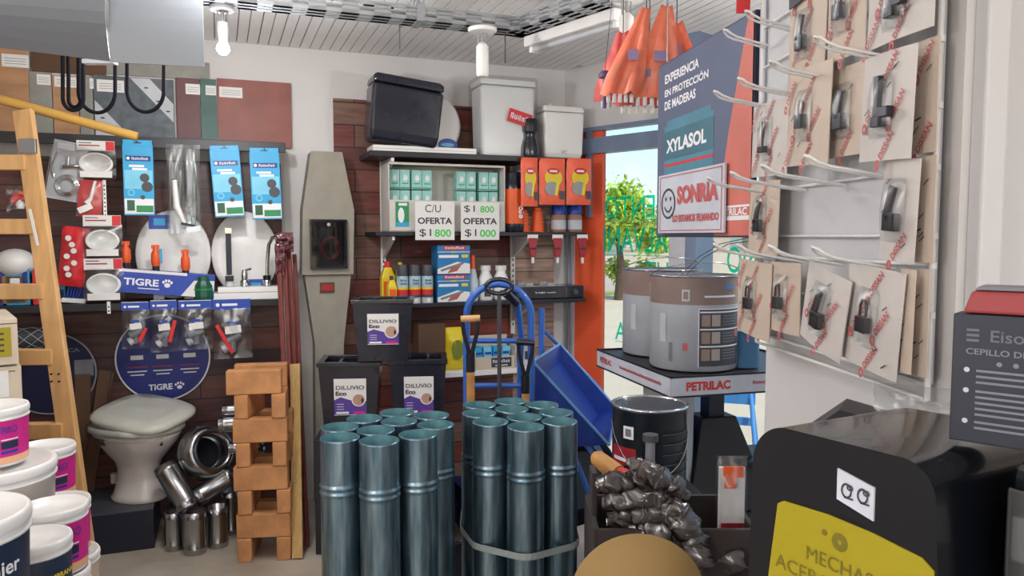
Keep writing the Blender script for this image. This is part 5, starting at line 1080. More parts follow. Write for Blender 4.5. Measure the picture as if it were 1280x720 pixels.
# ================================================================== PAINT BUCKETS
b = MB(wood); b.box((0, 0, -.015), (.74, 1.40, .03)); t = thing('low_table', 'low table under the paint buckets at the left', 'table', (-1.25, 1.80, .30)); b.build('table_top', t, .003)
for sx in (-1, 1):
    for sy in (-1, 1): b = MB(wood); b.box((sx*.33, sy*.64, -.165), (.05, .05, .27)); b.build('leg', t, .002)
def bucket(label, x, y, z0, z1, r, kind):
    H = z1-z0; t = thing('paint_bucket', label, 'bucket', (x, y, z0+.0005), math.atan2(y, x)-PI/2+PI*.5-PI/2+.0, 'paint buckets on the low table'); t.rotation_euler = (0, 0, math.atan2(-x, y)*.9)
    b = MB(whitepl); b.lathe([(r*.88, 0), (r*.9, .004), (r*.955, H*.80), (r*.99, H*.80), (r*.99, H*.83), (r*.96, H*.83), (r*.965, H*.9)], n=40); b.build('pail', t)
    b = MB(whitepl); b.lathe([(r*.99, H*.88), (r*1.0, H*.9), (r*1.0, H-.006), (r*.97, H), (r*.92, H), (r*.9, H-.008), (.002, H-.008)], n=40, cap=False); b.build('lid', t)
    if kind == 'plain': return t
    cm = {'pink': pink, 'navy': M('label_navy', (36, 50, 76), .4)}[kind]; b = MB(cm); n = 20; a0, a1 = math.radians(-200), math.radians(20); R0, R1 = r*.908, r*.952
    def lab(za, zb, aa, ab, mt, off):
        b.m(mt); vs = []; fs = []
        for k in range(n+1):
            a = aa+(ab-aa)*k/n; vs += [((R0+(R1-R0)*za+off)*math.cos(a), (R0+(R1-R0)*za+off)*math.sin(a), H*(.05+za*.74)), ((R0+(R1-R0)*zb+off)*math.cos(a), (R0+(R1-R0)*zb+off)*math.sin(a), H*(.05+zb*.74))]
        b.add(vs, [(2*k, 2*k+2, 2*k+3, 2*k+1) for k in range(n)], True)
    lab(.0, 1, a0, a1, cm, .001)
    if kind == 'pink':
        lab(.0, .16, a0, a1, M('peach', (236, 180, 140), .5), .0016); A0 = math.radians(-72); lab(.35, .52, A0, A0+.5, M('label_navy', (36, 50, 76), .4), .002); lab(.55, .58, A0, A0+.5, inkw, .002); lab(.24, .3, A0, A0+.5, tblue2, .002)
        tx = MB(None); 
        v, f_, x0, x1, y0, y1 = textdata('RIO', .02); k = H*.13/(y1-y0); b.m(purple); out = []
        for a in v:
            th = A0 + (a[0]-x0)*k/r; rr = r*.955+.003; out.append((rr*math.cos(th), rr*math.sin(th), H*.58+(a[1]-y0)*k))
        b.add(out, f_)
    else:
        A0 = math.radians(-80); txt = 'MEMBRANA' if r < .1 else 'Venier'
        v, f_, x0, x1, y0, y1 = textdata(txt, .02); k = min(H*.13/(y1-y0), 1.1*r/(x1-x0)); b.m(yellow if r < .1 else inkw); out = []
        for a in v:
            th = A0 + (a[0]-x0)*k/r; rr = r*.955+.003; out.append((rr*math.cos(th), rr*math.sin(th), H*.52+(a[1]-y0)*k))
        b.add(out, f_); lab(.3, .34, A0, A0+1, inkw, .002); lab(.2, .24, A0, A0+1, inkw, .002); lab(.08, .14, A0, A0+.6, orangep, .002)
    b.build('label', t); return t
TB0 = .3005
bucket('topmost small bucket with magenta label at the left edge', -1.325, 1.9, .927, 1.072, .088, 'pink'); bucket('large white bucket under the topmost magenta one', -1.325, 1.9, .717, .925, .145, 'plain'); bucket('large white bucket, second from the bottom, at the back left', -1.325, 1.9, .51, .715, .145, 'plain'); bucket('large white bucket, lowest of its stack, at the back left', -1.325, 1.9, TB0, .508, .145, 'plain')
bucket('large white lidded bucket with navy label, nearest the viewer', -1.045, 1.38, .77, .985, .13, 'navy'); bucket('large white bucket under the nearest navy-labelled one', -1.045, 1.38, .54, .768, .13, 'plain'); bucket('large white bucket, lowest of the nearest stack', -1.045, 1.38, TB0, .538, .13, 'plain')
bucket('small bucket with navy label and yellow lettering', -1.055, 1.635, .67, .838, .075, 'navy'); bucket('small bucket under the yellow-lettered navy one', -1.055, 1.635, .49, .668, .075, 'plain'); bucket('small bucket, lowest under the yellow-lettered navy one', -1.055, 1.635, TB0, .488, .075, 'plain')
bucket('magenta-labelled bucket farthest back, beside the ladder foot', -1.50, 2.4, .665, .83, .088, 'pink'); bucket('small bucket under the farthest magenta one', -1.50, 2.4, .48, .663, .088, 'plain'); bucket('small bucket, lowest of the farthest stack', -1.50, 2.4, TB0, .478, .088, 'plain')
bucket('magenta-labelled bucket with pinkish lid in the middle', -1.105, 1.79, .697, .855, .075, 'pink'); bucket('small bucket under the middle magenta one', -1.105, 1.79, .50, .695, .075, 'plain'); bucket('small bucket, lowest under the middle magenta one', -1.105, 1.79, TB0, .498, .075, 'plain')
bucket('magenta-labelled bucket behind the middle one, on a white bucket', -1.31, 2.15, .585, .740, .082, 'pink'); bucket('rightmost white bucket with its lid low by the plinth', -1.30, 2.15, .44, .583, .092, 'plain'); bucket('white bucket, lowest of the rightmost stack', -1.30, 2.15, TB0, .438, .09, 'plain')

# ================================================================== PAINT STAND
zt = 1.05; t = thing('display_stand', 'black square display stand with white rim lettered in red', 'stand', (.724, 2.78, 0), math.radians(15.6)); S = .62
b = MB(blackm); b.box((0, 0, zt-.012), (S-.012, S-.012, .02)); b.box((0, 0, zt-.055), (S-.03, S-.03, .01)); b.build('table_top', t)
b = MB(signwhite); hr = .064
for (cx, cy, sx, sy) in ((0, -S/2, S, .008), (0, S/2, S, .008), (-S/2, 0, .008, S), (S/2, 0, .008, S)): b.box((cx, cy, zt-hr/2), (sx, sy, hr))
b.m(blackm)
for (cx, cy, sx, sy) in ((0, -S/2, S+.01, .010), (0, S/2, S+.01, .01), (-S/2, 0, .01, S+.01), (S/2, 0, .01, S+.01)): b.box((cx, cy, zt), (sx, sy, .006)); b.box((cx, cy, zt-hr), (sx, sy, .006))
y = -S/2-.0052; b.m(M('print_red2', (200, 62, 60), .5)); b.text('PETRILAC', (-S/2+.13, y, zt-hr*.5), .16, .030, bold=.05); b.strokes(14, (S*.1, y, zt-hr*.47), .16, .011)
T0 = TR(-S/2-.0052, 0, 0) @ RZ(-PI/2); b.t(T0); b.text('PETRILAC', (-.22, 0, zt-hr*.5), .11, .022, bold=.04); b.strokes(30, (.08, 0, zt-hr*.5), .34, .011); b.t(); b.build('rim', t)
b = MB(M('post_navy', (40, 46, 64), .4)); b.box((.02, .0, .74), (.065, .065, .60)); b.build('post', t, .004); b = MB(ltgrey); b.cyl((-.17, -.02, .0+.55), (-.17, -.02, zt-.06), .09, n=28); b.build('drum_support', t)
b = MB(blackm); b.taper(.52, .34, .3, .84, .14, .10, cx=.02); b.taper(.36, .36, .34, .52, .36, .34, cx=.02); b.build('lower_body', t, .003); b = MB(orangep); b.box((.02, 0, .335), (.42, .40, .05)); b.build('orange_band', t); b = MB(blackm); b.box((.02, 0, .155), (.44, .42, .31)); b.build('base', t, .004)
b = MB(blackm); b.box((.17, -.05, .69), (.24, .2, .012)); b.build('side_shelf', t)
def drum(label, x, y, r, h, front):
    t = thing('paint_drum', label, 'drum', (x, y, zt+.0035), math.radians(0), 'round paint drums on the display stand')
    b = MB(drumw); b.lathe([(r*.97, 0), (r, .006), (r, h*.7)], n=48); b.m(drumtop); b.lathe([(r, h*.7), (r, h*.985)], n=48, cap=False); b.m(steel); b.lathe([(r, h*.985), (r*1.02, h*.99), (r*1.02, h), (r*.97, h), (r*.95, h*.985), (.002, h*.985)], n=48, cap=False)
    def cp(za, zb, aa, ab, mt, off=.001):
        b.m(mt); n = 14; vs = []
        for k in range(n+1): a = math.radians(aa+(ab-aa)*k/n); vs += [((r+off)*math.cos(a), (r+off)*math.sin(a), za*h), ((r+off)*math.cos(a), (r+off)*math.sin(a), zb*h)]
        b.add(vs, [(2*k, 2*k+2, 2*k+3, 2*k+1) for k in range(n)], True)
    if front:
        cp(.06, .66, -96, -28, dkgrey); cp(.05, .665, -97, -96, inkw, .002); cp(.05, .665, -28, -27, inkw, .002); cp(.655, .665, -97, -27, inkw, .002)
        for j in range(3):
            zz = .12+.18*j
            cp(zz+.14, zz+.155, -95, -30, inkw, .002)
            cp(zz, zz+.12, -93, -82, M('photo_print', (150, 130, 120), .5), .002); cp(zz, zz+.12, -80, -68, M('photo_print2', (170, 160, 156), .5), .002)
            for l_ in range(4): cp(zz+.01+.03*l_, zz+.02+.03*l_, -64, -36, midgrey, .002)
        cp(.78, .8, -90, -40, inkw, .002); cp(.86, .92, -62, -44, M('print_blue', (90, 120, 170), .5), .002); cp(.10, .30, -135, -130, midgrey, .002)
        cp(.05, .30, -24, 0, bant, .002)
    cp(.74, .86, -118, -108, ltgrey, .002); cp(.76, .84, -116, -110, drumtop, .003); cp(.22, .30, -116, -110, dissred, .002)
    cp(.3, .6, -150, -140, ltgrey, .0015)
    b.build('drum_body', t); bb = MB(steel); bb.tube([(r*1.01*math.cos(math.radians(a)), r*1.01*math.sin(math.radians(a)), h*.99+.05*math.sin(math.radians(a-180)/1)) for a in range(180, 361, 12)], .0018, 6); bb.build('wire_handle', t)
drum('nearer large paint drum with printed photo label', .628, 2.62, .148, .315, True); drum('farther large paint drum, partly hidden at the left', .578, 2.925, .148, .322, False)
for k in range(2):
    b = MB(dkgrey); A = P(852+6*k, 343, 2.6); b.tube([A, P(872+8*k, 322, 2.6), P(900+10*k, 305, 2.55), P(940, 296+5*k, 2.45)], .0015, 5); tag(b.build('thin_cable'), ['upper thin cable looping above the drums', 'lower thin cable looping above the drums'][k], 'cable')
# small blue can on stand
b = MB(M('can_blue', (70, 120, 160), .4)); b.lathe([(.05, 0), (.05, .12), (.052, .125)], n=28); tag(b.build('small_can', None, 0, (.80, 2.60, zt+.0035), 0), 'small blue can right of the nearer drum', 'can')
# black can
q = P(812, 505, 2.12); t = thing('paint_can', 'black paint can with wire handle and silver lid', 'can', (q.x, q.y, q.z-.235), 0); r = .104; h = .235
b = MB(M('can_black', (34, 42, 52), .3)); b.lathe([(r*.98, 0), (r, .004), (r, h-.008), (r*1.03, h-.006), (r*1.03, h), (r*.95, h)], n=44); b.m(midgrey)
def cpc(b, r, za, zb, aa, ab, mt, off=.001):
    b.m(mt); n = 12; vs = []
    for k in range(n+1): a = math.radians(aa+(ab-aa)*k/n); vs += [((r+off)*math.cos(a), (r+off)*math.sin(a), za), ((r+off)*math.cos(a), (r+off)*math.sin(a), zb)]
    b.add(vs, [(2*k, 2*k+2, 2*k+3, 2*k+1) for k in range(n)], True)
cpc(b, r, .08, .13, -170, -120, redd); cpc(b, r, .05, .065, -165, -120, inkw); cpc(b, r, .09, .10, -165, -135, inkw, .002)
for j in range(6): cpc(b, r, .03+.028*j, .034+.028*j, -80, -20, dkgrey, .0012)
cpc(b, r, .155, .19, -142, -124, inkw); cpc(b, r, .162, .183, -138, -128, midgrey, .002); b.build('can_body', t)
b = MB(ltgrey); b.lathe([(r*.93, h-.004), (r*.9, h-.010), (.002, h-.008)], n=44, cap=False); b.m(chrome); b.lathe([(r*1.03, h), (r*1.03, h+.004), (r*.95, h+.004), (r*.94, h-.004)], n=44, cap=False); b.build('lid', t)
b = MB(steel); b.tube([(-r*1.02*math.cos(a*PI/14), -r*1.05*math.sin(a*PI/14)-.0, h*.8-.13*math.sin(a*PI/14)) for a in range(15)], .002, 6); b.build('wire_handle', t)
zc_ = q.z-.235; b = MB(blackm); b.box((0, 0, zc_/2), (.24, .22, zc_-.002)); tag(b.build('dark_box', None, .004, (q.x+.01, q.y+.0, 0), math.radians(5)), 'dark box under the black paint can', 'box')
# tool bin with wrapped hammers
bx0 = P(747, 610, 1.62); bx1 = P(948, 610, 1.62); zt2 = P(747, 607, 1.62).z; t = thing('wooden_bin', 'brown wooden bin holding the wrapped hammers', 'bin', ((bx0.x+bx1.x)/2, 1.74, 0)); W = bx1.x-bx0.x; D = .22
b = MB(M('bin_dark', (54, 46, 46), .8)); 
for (cx, cy, sx, sy) in ((0, -D/2, W, .012), (0, D/2, W, .012), (-W/2, 0, .012, D), (W/2, 0, .012, D)): b.box((cx, cy, (zt2-.10)/2), (sx, sy, zt2-.10))
b.box((0, 0, .5), (W, D, .012)); b.box((-W*.49, 0, zt2-.06), (.012, D*.3, .12)); b.build('bin_body', t, .002)
GH = 'tools wrapped in dark plastic in the bin'
def wrapped(label, x0, y0, x1, y1, Y0, Y1, r, seed, mat=cleard):
    A = P(x0, y0, Y0); B = P(x1, y1, Y1); t = thing('wrapped_tool', label, 'tool', A, 0, GH); d = B-A; n = 44; pts = []; rr = []
    for k in range(n+1):
        f_ = k/n; p = d*f_; q_ = noise.noise(Vector((f_*6+seed, seed*.7, 0))); pts.append(p + Vector((q_*.006, noise.noise(Vector((seed, f_*7, 3)))*.01, noise.noise(Vector((f_*5, seed, 1)))*.008)))
        rr.append(r*(.35+.65*min(1, 4.5*min(f_, 1-f_)+.25))*(1+.20*noise.noise(Vector((f_*9, seed, 2)))))
    b = MB(M('wrapped_core', (84, 74, 72), .6, var=.4, sc=60)); b.tube(pts, [v*.85 for v in rr], 10); b.build('head', t)
    b = MB(mat); V0 = len(b.V); b.tube(pts, rr, 26)
    for i in range(len(b.V)): v = Vector(b.V[i]); b.V[i] = tuple(v + Vector((noise.noise(v*42+Vector((seed, 0, 0))), noise.noise(v*45+Vector((0, seed, 0))), noise.noise(v*42)))*.011 + Vector((noise.noise(v*170), noise.noise(v*160+Vector((5, seed, 0))), noise.noise(v*180+Vector((1, 7, 0)))))*.0035)
    b.build('plastic_wrap', t)
for args in (('wrapped tool lying uppermost across the bin, pointing left', 748, 606, 815, 597, 1.66, 1.68, .024, 1), ('wrapped tool leaning up to the left beside the hammer', 795, 580, 858, 620, 1.66, 1.66, .026, 2), ('short wrapped tool end, highest of the pile', 790, 578, 812, 585, 1.70, 1.68, .016, 8), ('wrapped tool second from top, pointing left', 752, 628, 838, 618, 1.66, 1.65, .026, 3), ('wrapped tool in the middle of the pile', 760, 648, 850, 640, 1.67, 1.64, .028, 4), ('thick wrapped tool slanting down to the right', 830, 625, 866, 672, 1.64, 1.62, .032, 5), ('wrapped tool low in the pile, behind the tan disc', 770, 668, 850, 660, 1.67, 1.63, .03, 6), ('crumpled wrapped tool head at the right of the pile', 862, 660, 880, 706, 1.62, 1.60, .026, 7), ('small wrapped piece beside the orange band', 885, 695, 930, 702, 1.66, 1.62, .026, 9)): wrapped(*args)
A = P(813, 545, 1.72); B = P(812, 610, 1.70); t = thing('hammer', 'grey steel hammer handle standing up from the wrapped pile', 'hammer', B); b = MB(midgrey); b.cyl((0, 0, 0), A-B, .011); b.build('handle', t); b = MB(dkgrey); b.cyl(A-B-Vector((0, 0, .012)), A-B+Vector((0, 0, .004)), .018); b.build('cap', t)
A = P(746, 572, 1.86); B = P(776, 596, 1.80); t = thing('wooden_roller', 'tan wooden roller handle poking out left of the pile', 'handle', A); b = MB(wood2); d = B-A; b.cyl((0, 0, 0), d*.85, .020, .024, 20); b.cyl(-d.normalized()*.01, (0, 0, 0), .012, .02, 20); b.build('grip', t); b = MB(card); b.cyl(d*.85, d*1.25, .020, .018, 20); b.build('ferrule', t)
b = MB(red); q = P(785, 598, 1.75); b.box((0, 0, 0), (.05, .04, .035), RY(.3)); tag(b.build('red_tool_head', None, .005, q, 0), 'red tool head behind the wrapped pile', 'tool')
# printed bag at right
A = P(908, 690, 1.62); B = P(947, 583, 1.62); t = thing('clear_bag', 'clear bag with orange print standing beside the black display', 'bag', ((A.x+B.x)/2, 1.70, A.z-.02)); W = B.x-A.x; H = B.z-A.z+.02
b = MB(clear); b.pillow(W*1.1, H, .05, cr=.25, seed=4); b.build('film', t); b = MB(paper); b.box((0, .0, H*.45), (W*.9, .012, H*.85)); b.m(orangep); b.box((0, -.012, H*.84), (W*.7, .004, H*.12)); b.box((-W*.1, -.012, H*.72), (W*.4, .004, H*.12)); b.m(redd); b.box((0, -.012, H*.2), (W*.8, .004, H*.15)); b.build('contents', t)

# ================================================================== BANNER AND SMILE SIGN
Lb = .56; z0, z1 = 1.497, 1.98; yb = -.001
t = thing('banner', 'large dark blue and red banner on paint for wood, hanging by the rack', 'banner', BAN.pt(0, 0, 0), BAN.r)
b = MB(M('banner_frame', (40, 50, 70), .5)); b.box((Lb/2, .006, (z0+z1)/2), (Lb, .01, z1-z0)); b.m(bant); b.rect(.004, z0+.004, Lb-.004, z1-.004, yb); b.m(bano); H = z1-z0
b.poly([(Lb*.68, yb-.0006, z0+.004), (Lb-.004, yb-.0006, z0+.004), (Lb-.004, yb-.0006, z1-.004), (Lb*.95, yb-.0006, z1-.004), (Lb*.80, yb-.0006, z0+H*.5)])
b.m(bantin); b.rect(Lb*.10, z0+H*.15, Lb*.66, z0+H*.63, yb-.0004); b.rect(Lb*.13, z0+H*.63, Lb*.63, z0+H*.66, yb-.0004); b.m(M('can_green', (52, 104, 122), .5)); b.rect(Lb*.10, z0+H*.44, Lb*.66, z0+H*.60, yb-.0008); b.m(red); b.rect(Lb*.10, z0+H*.40, Lb*.66, z0+H*.415, yb-.0008)
b.m(inkw); b.text('XYLASOL', (Lb*.36, yb-.0012, z0+H*.515), Lb*.46, H*.075, bold=.04)
for k, (s_, ww) in enumerate((('EXPERIENCIA', .40), ('EN PROTECCIÓN', .50), ('DE MADERAS', .37))): b.text(s_, (Lb*(.10+ww/2), yb-.0012, z0+H*(.90-.075*k)), Lb*ww, H*.05, bold=.03)
b.rect(Lb*.70, z0+H*.14, Lb-.006, z0+H*.15, yb-.001); b.rect(Lb*.70, z0+H*.08, Lb-.006, z0+H*.10, yb-.001); b.text('PETRILAC', (Lb*.85, yb-.0012, z0+H*.12), Lb*.24, H*.035, bold=.03); b.build('panel', t)
b = MB(steel)
for x in (.05, Lb-.05): b.cyl((x, .006, z1), (x, .006, CZ), .0015, n=6)
b.build('hanging_wire', t)
w0 = BAN.span(823, 205, 905, 292, .012); u, z, W, H = w0[0], BAN.hit(864, 291, .012)[1], w0[2], 0; H = BAN.hit(864, 212, .012)[1]-z
t = thing('smile_sign', 'white sign with a smiling face and SONRIA in red', 'sign', BAN.pt(u, .012, z), BAN.r)
b = MB(signwhite); b.box((0, .003, H/2), (W, .005, H)); y = -.0004; b.m(dissred); 
for (a0, c0, a1, c1) in ((-.47, .95, .47, .965), (-.47, .035, .47, .05)): b.rect(W*a0, H*c0, W*a1, H*c1, y)
for a0 in (-.47, .463): b.rect(W*a0, H*.035, W*(a0+.008), H*.965, y)
b.text('SONRIA', (W*.13, y-.0004, H*.62), W*.60, H*.30, bold=.05); b.text('LO ESTAMOS FILMANDO', (W*.10, y-.0004, H*.24), W*.68, H*.12, bold=.05)
b.m(ink); cx, cz = -W*.32, H*.5; b.disc((cx, y-.0004, cz), W*.12, 32, H*.26, hole=.86); b.disc((cx-W*.04, y-.0004, cz+H*.08), W*.012, 10, H*.035); b.disc((cx+W*.04, y-.0004, cz+H*.08), W*.012, 10, H*.035)
vs = []
for k in range(11): a = math.radians(200+140*k/10); vs += [(cx+W*.07*math.cos(a), y-.0006, cz+H*.15*math.sin(a)), (cx+W*.055*math.cos(a), y-.0006, cz+H*.12*math.sin(a))]
b.add(vs, [(2*k, 2*k+2, 2*k+3, 2*k+1) for k in range(10)]); b.build('panel', t)
b = MB(red); q = P(929, 4, 1.6); b.box((0, 0, 0), (.028, .006, .04)); b.cyl((0, 0, .02), (0, 0, CZ-q.z), .0015, n=6); tag(b.build('red_tag', None, .001, q, 0), 'small red tag hanging above the banner corner', 'tag')
# hanging orange packets
GO = 'orange folded packets hanging from the ceiling'
def flag(label, tx, ty, bx, by, wpx, Y, mt, seed, z_wire=True):
    A = P(tx, ty, Y); B = P(bx, by, Y+.02); W = wpx*Y/F; t = thing('orange_packet', label, 'packet', A, 0, GO); d = B-A; n = 12; m_ = 8; vs = []; fs = []
    for side in (-1, 1):
        for j in range(n+1):
            f_ = j/n; ww = W*(.32+1.05*min(1, f_*1.25)); 
            for i in range(m_+1):
                g_ = i/m_-.5; fold = math.sin(g_*4*PI+seed)*.016*f_; vs.append(tuple(d*f_ + Vector((ww*g_, fold+side*.003 + .012*noise.noise(Vector((g_*3, f_*4, seed))), W*.10*abs(g_)*2*(1-f_)+(.018*noise.noise(Vector((g_*9, seed, 5))) if j == n else 0)))))
    N = (n+1)*(m_+1)
    for s_ in (0, 1):
        for j in range(n):
            for i in range(m_): a = s_*N+j*(m_+1)+i; fs.append((a, a+1, a+m_+2, a+m_+1) if s_ else (a, a+m_+1, a+m_+2, a+1))
    b = MB(mt); b.add(vs, fs, True); b.m(M('lilac', (150, 130, 170), .5));
    b.T = Matrix.Identity(4); b.box(d*.55+Vector((0, -.022, 0)), (W*.35, .003, .03)); b.build('fabric', t)
    b = MB(whitepl)
    for k in range(5): p = d + Vector((W*(-.4+.2*k), .0, -.004)); b.pillow(.012, .026, .008, 4, 4, cr=.4, seed=seed+k, c=(p.x, p.y, p.z-.02))
    b.build('fringe', t)
    b = MB(dkgrey); b.cyl((0, 0, 0), (0, 0, TZ+.0-A.z if A.z < TZ else .02), .0015, n=6); b.build('wire', t)
of = M('orange_film', (238, 124, 92), .35, var=.18, sc=14, coat=.3); of2 = M('coral_film', (224, 104, 100), .35, var=.2, sc=16, coat=.3)
flag('leftmost orange packet hanging, with lilac band', 779, 42, 770, 125, 40, 2.35, of2, 1); flag('long slanting orange packet hanging in front', 808, 12, 775, 118, 36, 2.26, of, 2); flag('broad coral packet hanging in the middle of the bunch', 812, 40, 797, 132, 46, 2.31, of2, 3); flag('tall orange packet hanging right of the middle', 834, 10, 815, 122, 44, 2.28, of, 4); flag('orange packet hanging closest to the blue banner', 846, 30, 838, 92, 44, 2.36, of, 5)
q = P(756, 110, 2.33); b = MB(M('purple_pl', (84, 62, 110), .4)); b.cyl((0, 0, -.06), (0, 0, .03), .007); b.lathe([(.018, .03), (.02, .04), (.012, .05)], n=8); b.cyl((0, 0, .05), (.035, .01, TZ-q.z), .001, n=6); tag(b.build('purple_sprinkler', None, 0, q, 0), 'small purple star-topped piece hanging left of the orange packets', 'ornament')

# ================================================================== RACK
t = thing('wire_rack', 'white wire display rack on the right partition wall', 'rack', RACK.pt(0, 0, 0), RACK.r)
ul = RACK.hit(949, 300, .012)[0]; ur_ = RACK.hit(1166, 300, .012)[0]; zb = RACK.hit(948, 428, .012)[1]; ztp = 2.05
b = MB(rackw)
for z in (zb, zb+.02): b.cyl((ul, -.012, z), (ur_, -.012, z), .003, n=8)
b.cyl((ur_, -.012, zb), (ur_, -.012, ztp), .0045, n=10); b.cyl((ul, -.012, zb), (ul, -.012, ztp), .0045, n=10); b.cyl((ul, -.012, ztp), (ur_, -.012, ztp), .003, n=8)
for z in (1.395, 1.461, 1.50, 1.59, 1.67, 1.755, 1.84, 1.92, 2.0): b.cyl((ul, -.012, z), (ur_, -.012, z), .0025, n=8); b.cyl((ur_+.004, -.013, z-.004), (ur_+.004, -.013, z+.004), .005, n=8)
b.build('frame', t); b = MB(rackback); b.box(((ul+ur_)/2, -.003, (zb+ztp)/2+.01), ((ur_-ul)*.985, .004, ztp-zb-.02)); b.m(greypl); b.box(((ul+ur_)/2, -.0055, 1.50), ((ur_-ul)*.98, .002, .004)); b.build('back_panel', t)
HK = {}
def rhook(px, z, L_):
    u = RACK.hit(px, 300, .012)[0]; b = MB(rackw); r = .0023
    pts = [(u-.009, -.014, z-.008), (u-.009, -L_*.8, z+.008), (u-.010, -L_*.93, z+.014), (u-.0075, -L_, z+.021), (u, -L_-.004, z+.024), (u+.0075, -L_, z+.021), (u+.010, -L_*.93, z+.014), (u+.009, -L_*.8, z+.008), (u+.009, -.014, z-.008)]
    b.tube(pts, r, 8); b.build('hook', t)
for z, L_ in ((1.755, .135), (1.59, .145), (1.461, .13)):
    for px in (1118, 1052, 1004, 968): rhook(px, z, L_)
rhook(955, 1.885, .10); rhook(985, 1.89, .10)
# blister cards on the hooks
CG = 'blister cards with door hardware on the wire rack'
def blister(label, q, w, kind, tilt=0, pale=False, hdr=False, seed=0):
    x0, y0, x1, y1 = q; u0, _ = RACK.hit(x0, (y0+y1)/2, w); u1, _ = RACK.hit(x1, (y0+y1)/2, w); xm = (x0+x1)/2; z1 = RACK.hit(xm, y0, w)[1]; z0 = RACK.hit(xm, y1, w)[1]; W = u1-u0; H = z1-z0
    t = thing('blister_card', label, 'package', RACK.pt((u0+u1)/2, w, z0), RACK.r, CG); t.rotation_euler = (0, tilt, RACK.r)
    b = MB(discardw if pale else discard); n = 6; rnd = random.Random(seed)
    bow = .004; vs = []; fs = []
    for side in (0, 1):
        for i in range(n+1):
            x = (i/n-.5)*W; yy = bow*math.cos((i/n-.5)*PI)*-1+side*.0015
            vs += [(x, yy, 0), (x, yy, H)]
    for i in range(n): a = 2*i; fs.append((a, a+2, a+3, a+1)); a += 2*(n+1); fs.append((a, a+1, a+3, a+2))
    k = 2*(n+1); fs += [(0, 1, k+1, k), (2*n, 2*n+k, 2*n+k+1, 2*n+1)]
    b.add(vs, fs); y = -bow-.0012
    b.m(dissred); ang = math.radians(52); step = .062; j = 0; zz = .02
    while zz < H-.015:
        for xx in (-.055+(j % 2)*.03, .012+(j % 2)*.02):
            if abs(xx) < W/2-.018: b.text('DISSAN', (xx, y-.0002, zz), .042, .0105, bold=.02, rot=ang); b.disc((xx-.018, y-.0002, zz-.027), .006, 10, .008, hole=.4)
        j += 1; zz += .052
    b.m(ink)
    for j in range(4): xx = rnd.uniform(-W*.35, W*.35); zz = H*rnd.random()*.8+H*.1; b.bar((xx-.004, y-.0003, zz-.004), (xx+.006, y-.0003, zz+.003), .0012, .0004, (0, 1, 0))
    b.build('card', t)
    b = MB(hard); cz = H*.52; hy = y-.008
    if kind == 'none': b.bar((-W*.1, y-.0005, H*.3), (W*.1, y-.0005, H*.32), .002, .0006, (0, 1, 0))
    if kind == 'padlock': b.box((0, hy, cz-.012), (.024, .01, .022)); b.tube([(-.008, hy, cz), (-.008, hy, cz+.014), (-.004, hy, cz+.022), (.004, hy, cz+.022), (.008, hy, cz+.014), (.008, hy, cz)], .0022, 8)
    elif kind == 'latch': b.box((0, hy, cz+.012), (.012, .008, .05)); b.box((.014, hy, cz-.012), (.034, .010, .014)); b.box((.004, hy, cz-.024), (.02, .012, .014))
    elif kind == 'hasp': b.box((0, hy, cz+.01), (.014, .005, .04), RY(.3)); b.box((.004, hy, cz-.018), (.026, .010, .024)); b.cyl((0, hy-.008, cz-.01), (0, hy, cz-.01), .004, n=8)
    elif kind == 'hook': b.tube([(-.004, hy, cz+.03), (-.002, hy, cz-.015)], .002, 6); b.tube([(.008, hy, cz+.03), (.0, hy, cz-.015)], .002, 6); b.box((0, hy, cz-.022), (.026, .010, .012))
    b.build('hardware' if kind != 'none' else 'print_mark', t, .001)
    if kind != 'none': b = MB(clear); b.t(TR(0, y-.003, cz-.045)); b.pillow(min(.05, W*.6), .085, .026, 8, 8, cr=.05, seed=seed); b.t(); b.build('blister', t)
    if hdr: b = MB(blackm); b.box((0, y-.004, H*.85), (W*.8, .002, .022), RY(-.1)); b.m(inkw); b.rect(-W*.2, H*.85-.003, W*.15, H*.85+.004, y-.0055); b.build('header', t)
R1 = 1
blister('long-hooked card with dark piece at the very top right', (1086, -60, 1168, 48), .05, 'latch', .02, True, seed=1)
blister('card with small padlock, top row, left of the wide one', (1036, -60, 1083, 72), .05, 'padlock', 0, seed=2)
blister('card with black header at the top left of the rack', (986, -30, 1031, 118), .04, 'hasp', .04, hdr=True, seed=3)
blister('narrow card seen at the right edge of the second row', (1136, 52, 1172, 192), .03, 'none', 0, seed=4)
blister('wide card with dark L-shaped latch in the second row', (1076, 66, 1140, 200), .06, 'latch', .05, True, seed=5)
blister('card with dark clasp, second row, left of the wide latch', (1038, 84, 1078, 195), .04, 'hasp', .02, seed=6)
blister('card with padlock in the middle of the second row', (984, 84, 1036, 206), .06, 'padlock', .05, seed=7)
blister('card with forked hook piece, leftmost in the second row', (940, 128, 984, 220), .04, 'hook', .04, True, seed=8)
blister('card with small latch in the third row, right side', (1100, 200, 1144, 326), .05, 'hasp', .06, True, seed=9)
blister('narrow card at the right edge of the third row', (1142, 196, 1168, 328), .03, 'none', 0, seed=10)
blister('card with small dark bolt, left side of the third row', (936, 226, 972, 318), .04, 'hasp', .05, seed=11)
blister('leftmost card of the bottom row, with small padlock', (922, 326, 962, 420), .05, 'padlock', .05, seed=12)
blister('second card of the bottom row, with wide dark padlock', (962, 328, 1000, 416), .045, 'padlock', .0, seed=13)
blister('tilted pale card with shiny lock, third in the bottom row', (1000, 334, 1052, 436), .07, 'hasp', .22, True, seed=14)
blister('largest card of the bottom row, with dark padlock', (1054, 332, 1122, 462), .06, 'padlock', .1, True, seed=15)
blister('narrow card right of the largest, bottom row', (1122, 336, 1140, 466), .05, 'none', .03, seed=16)
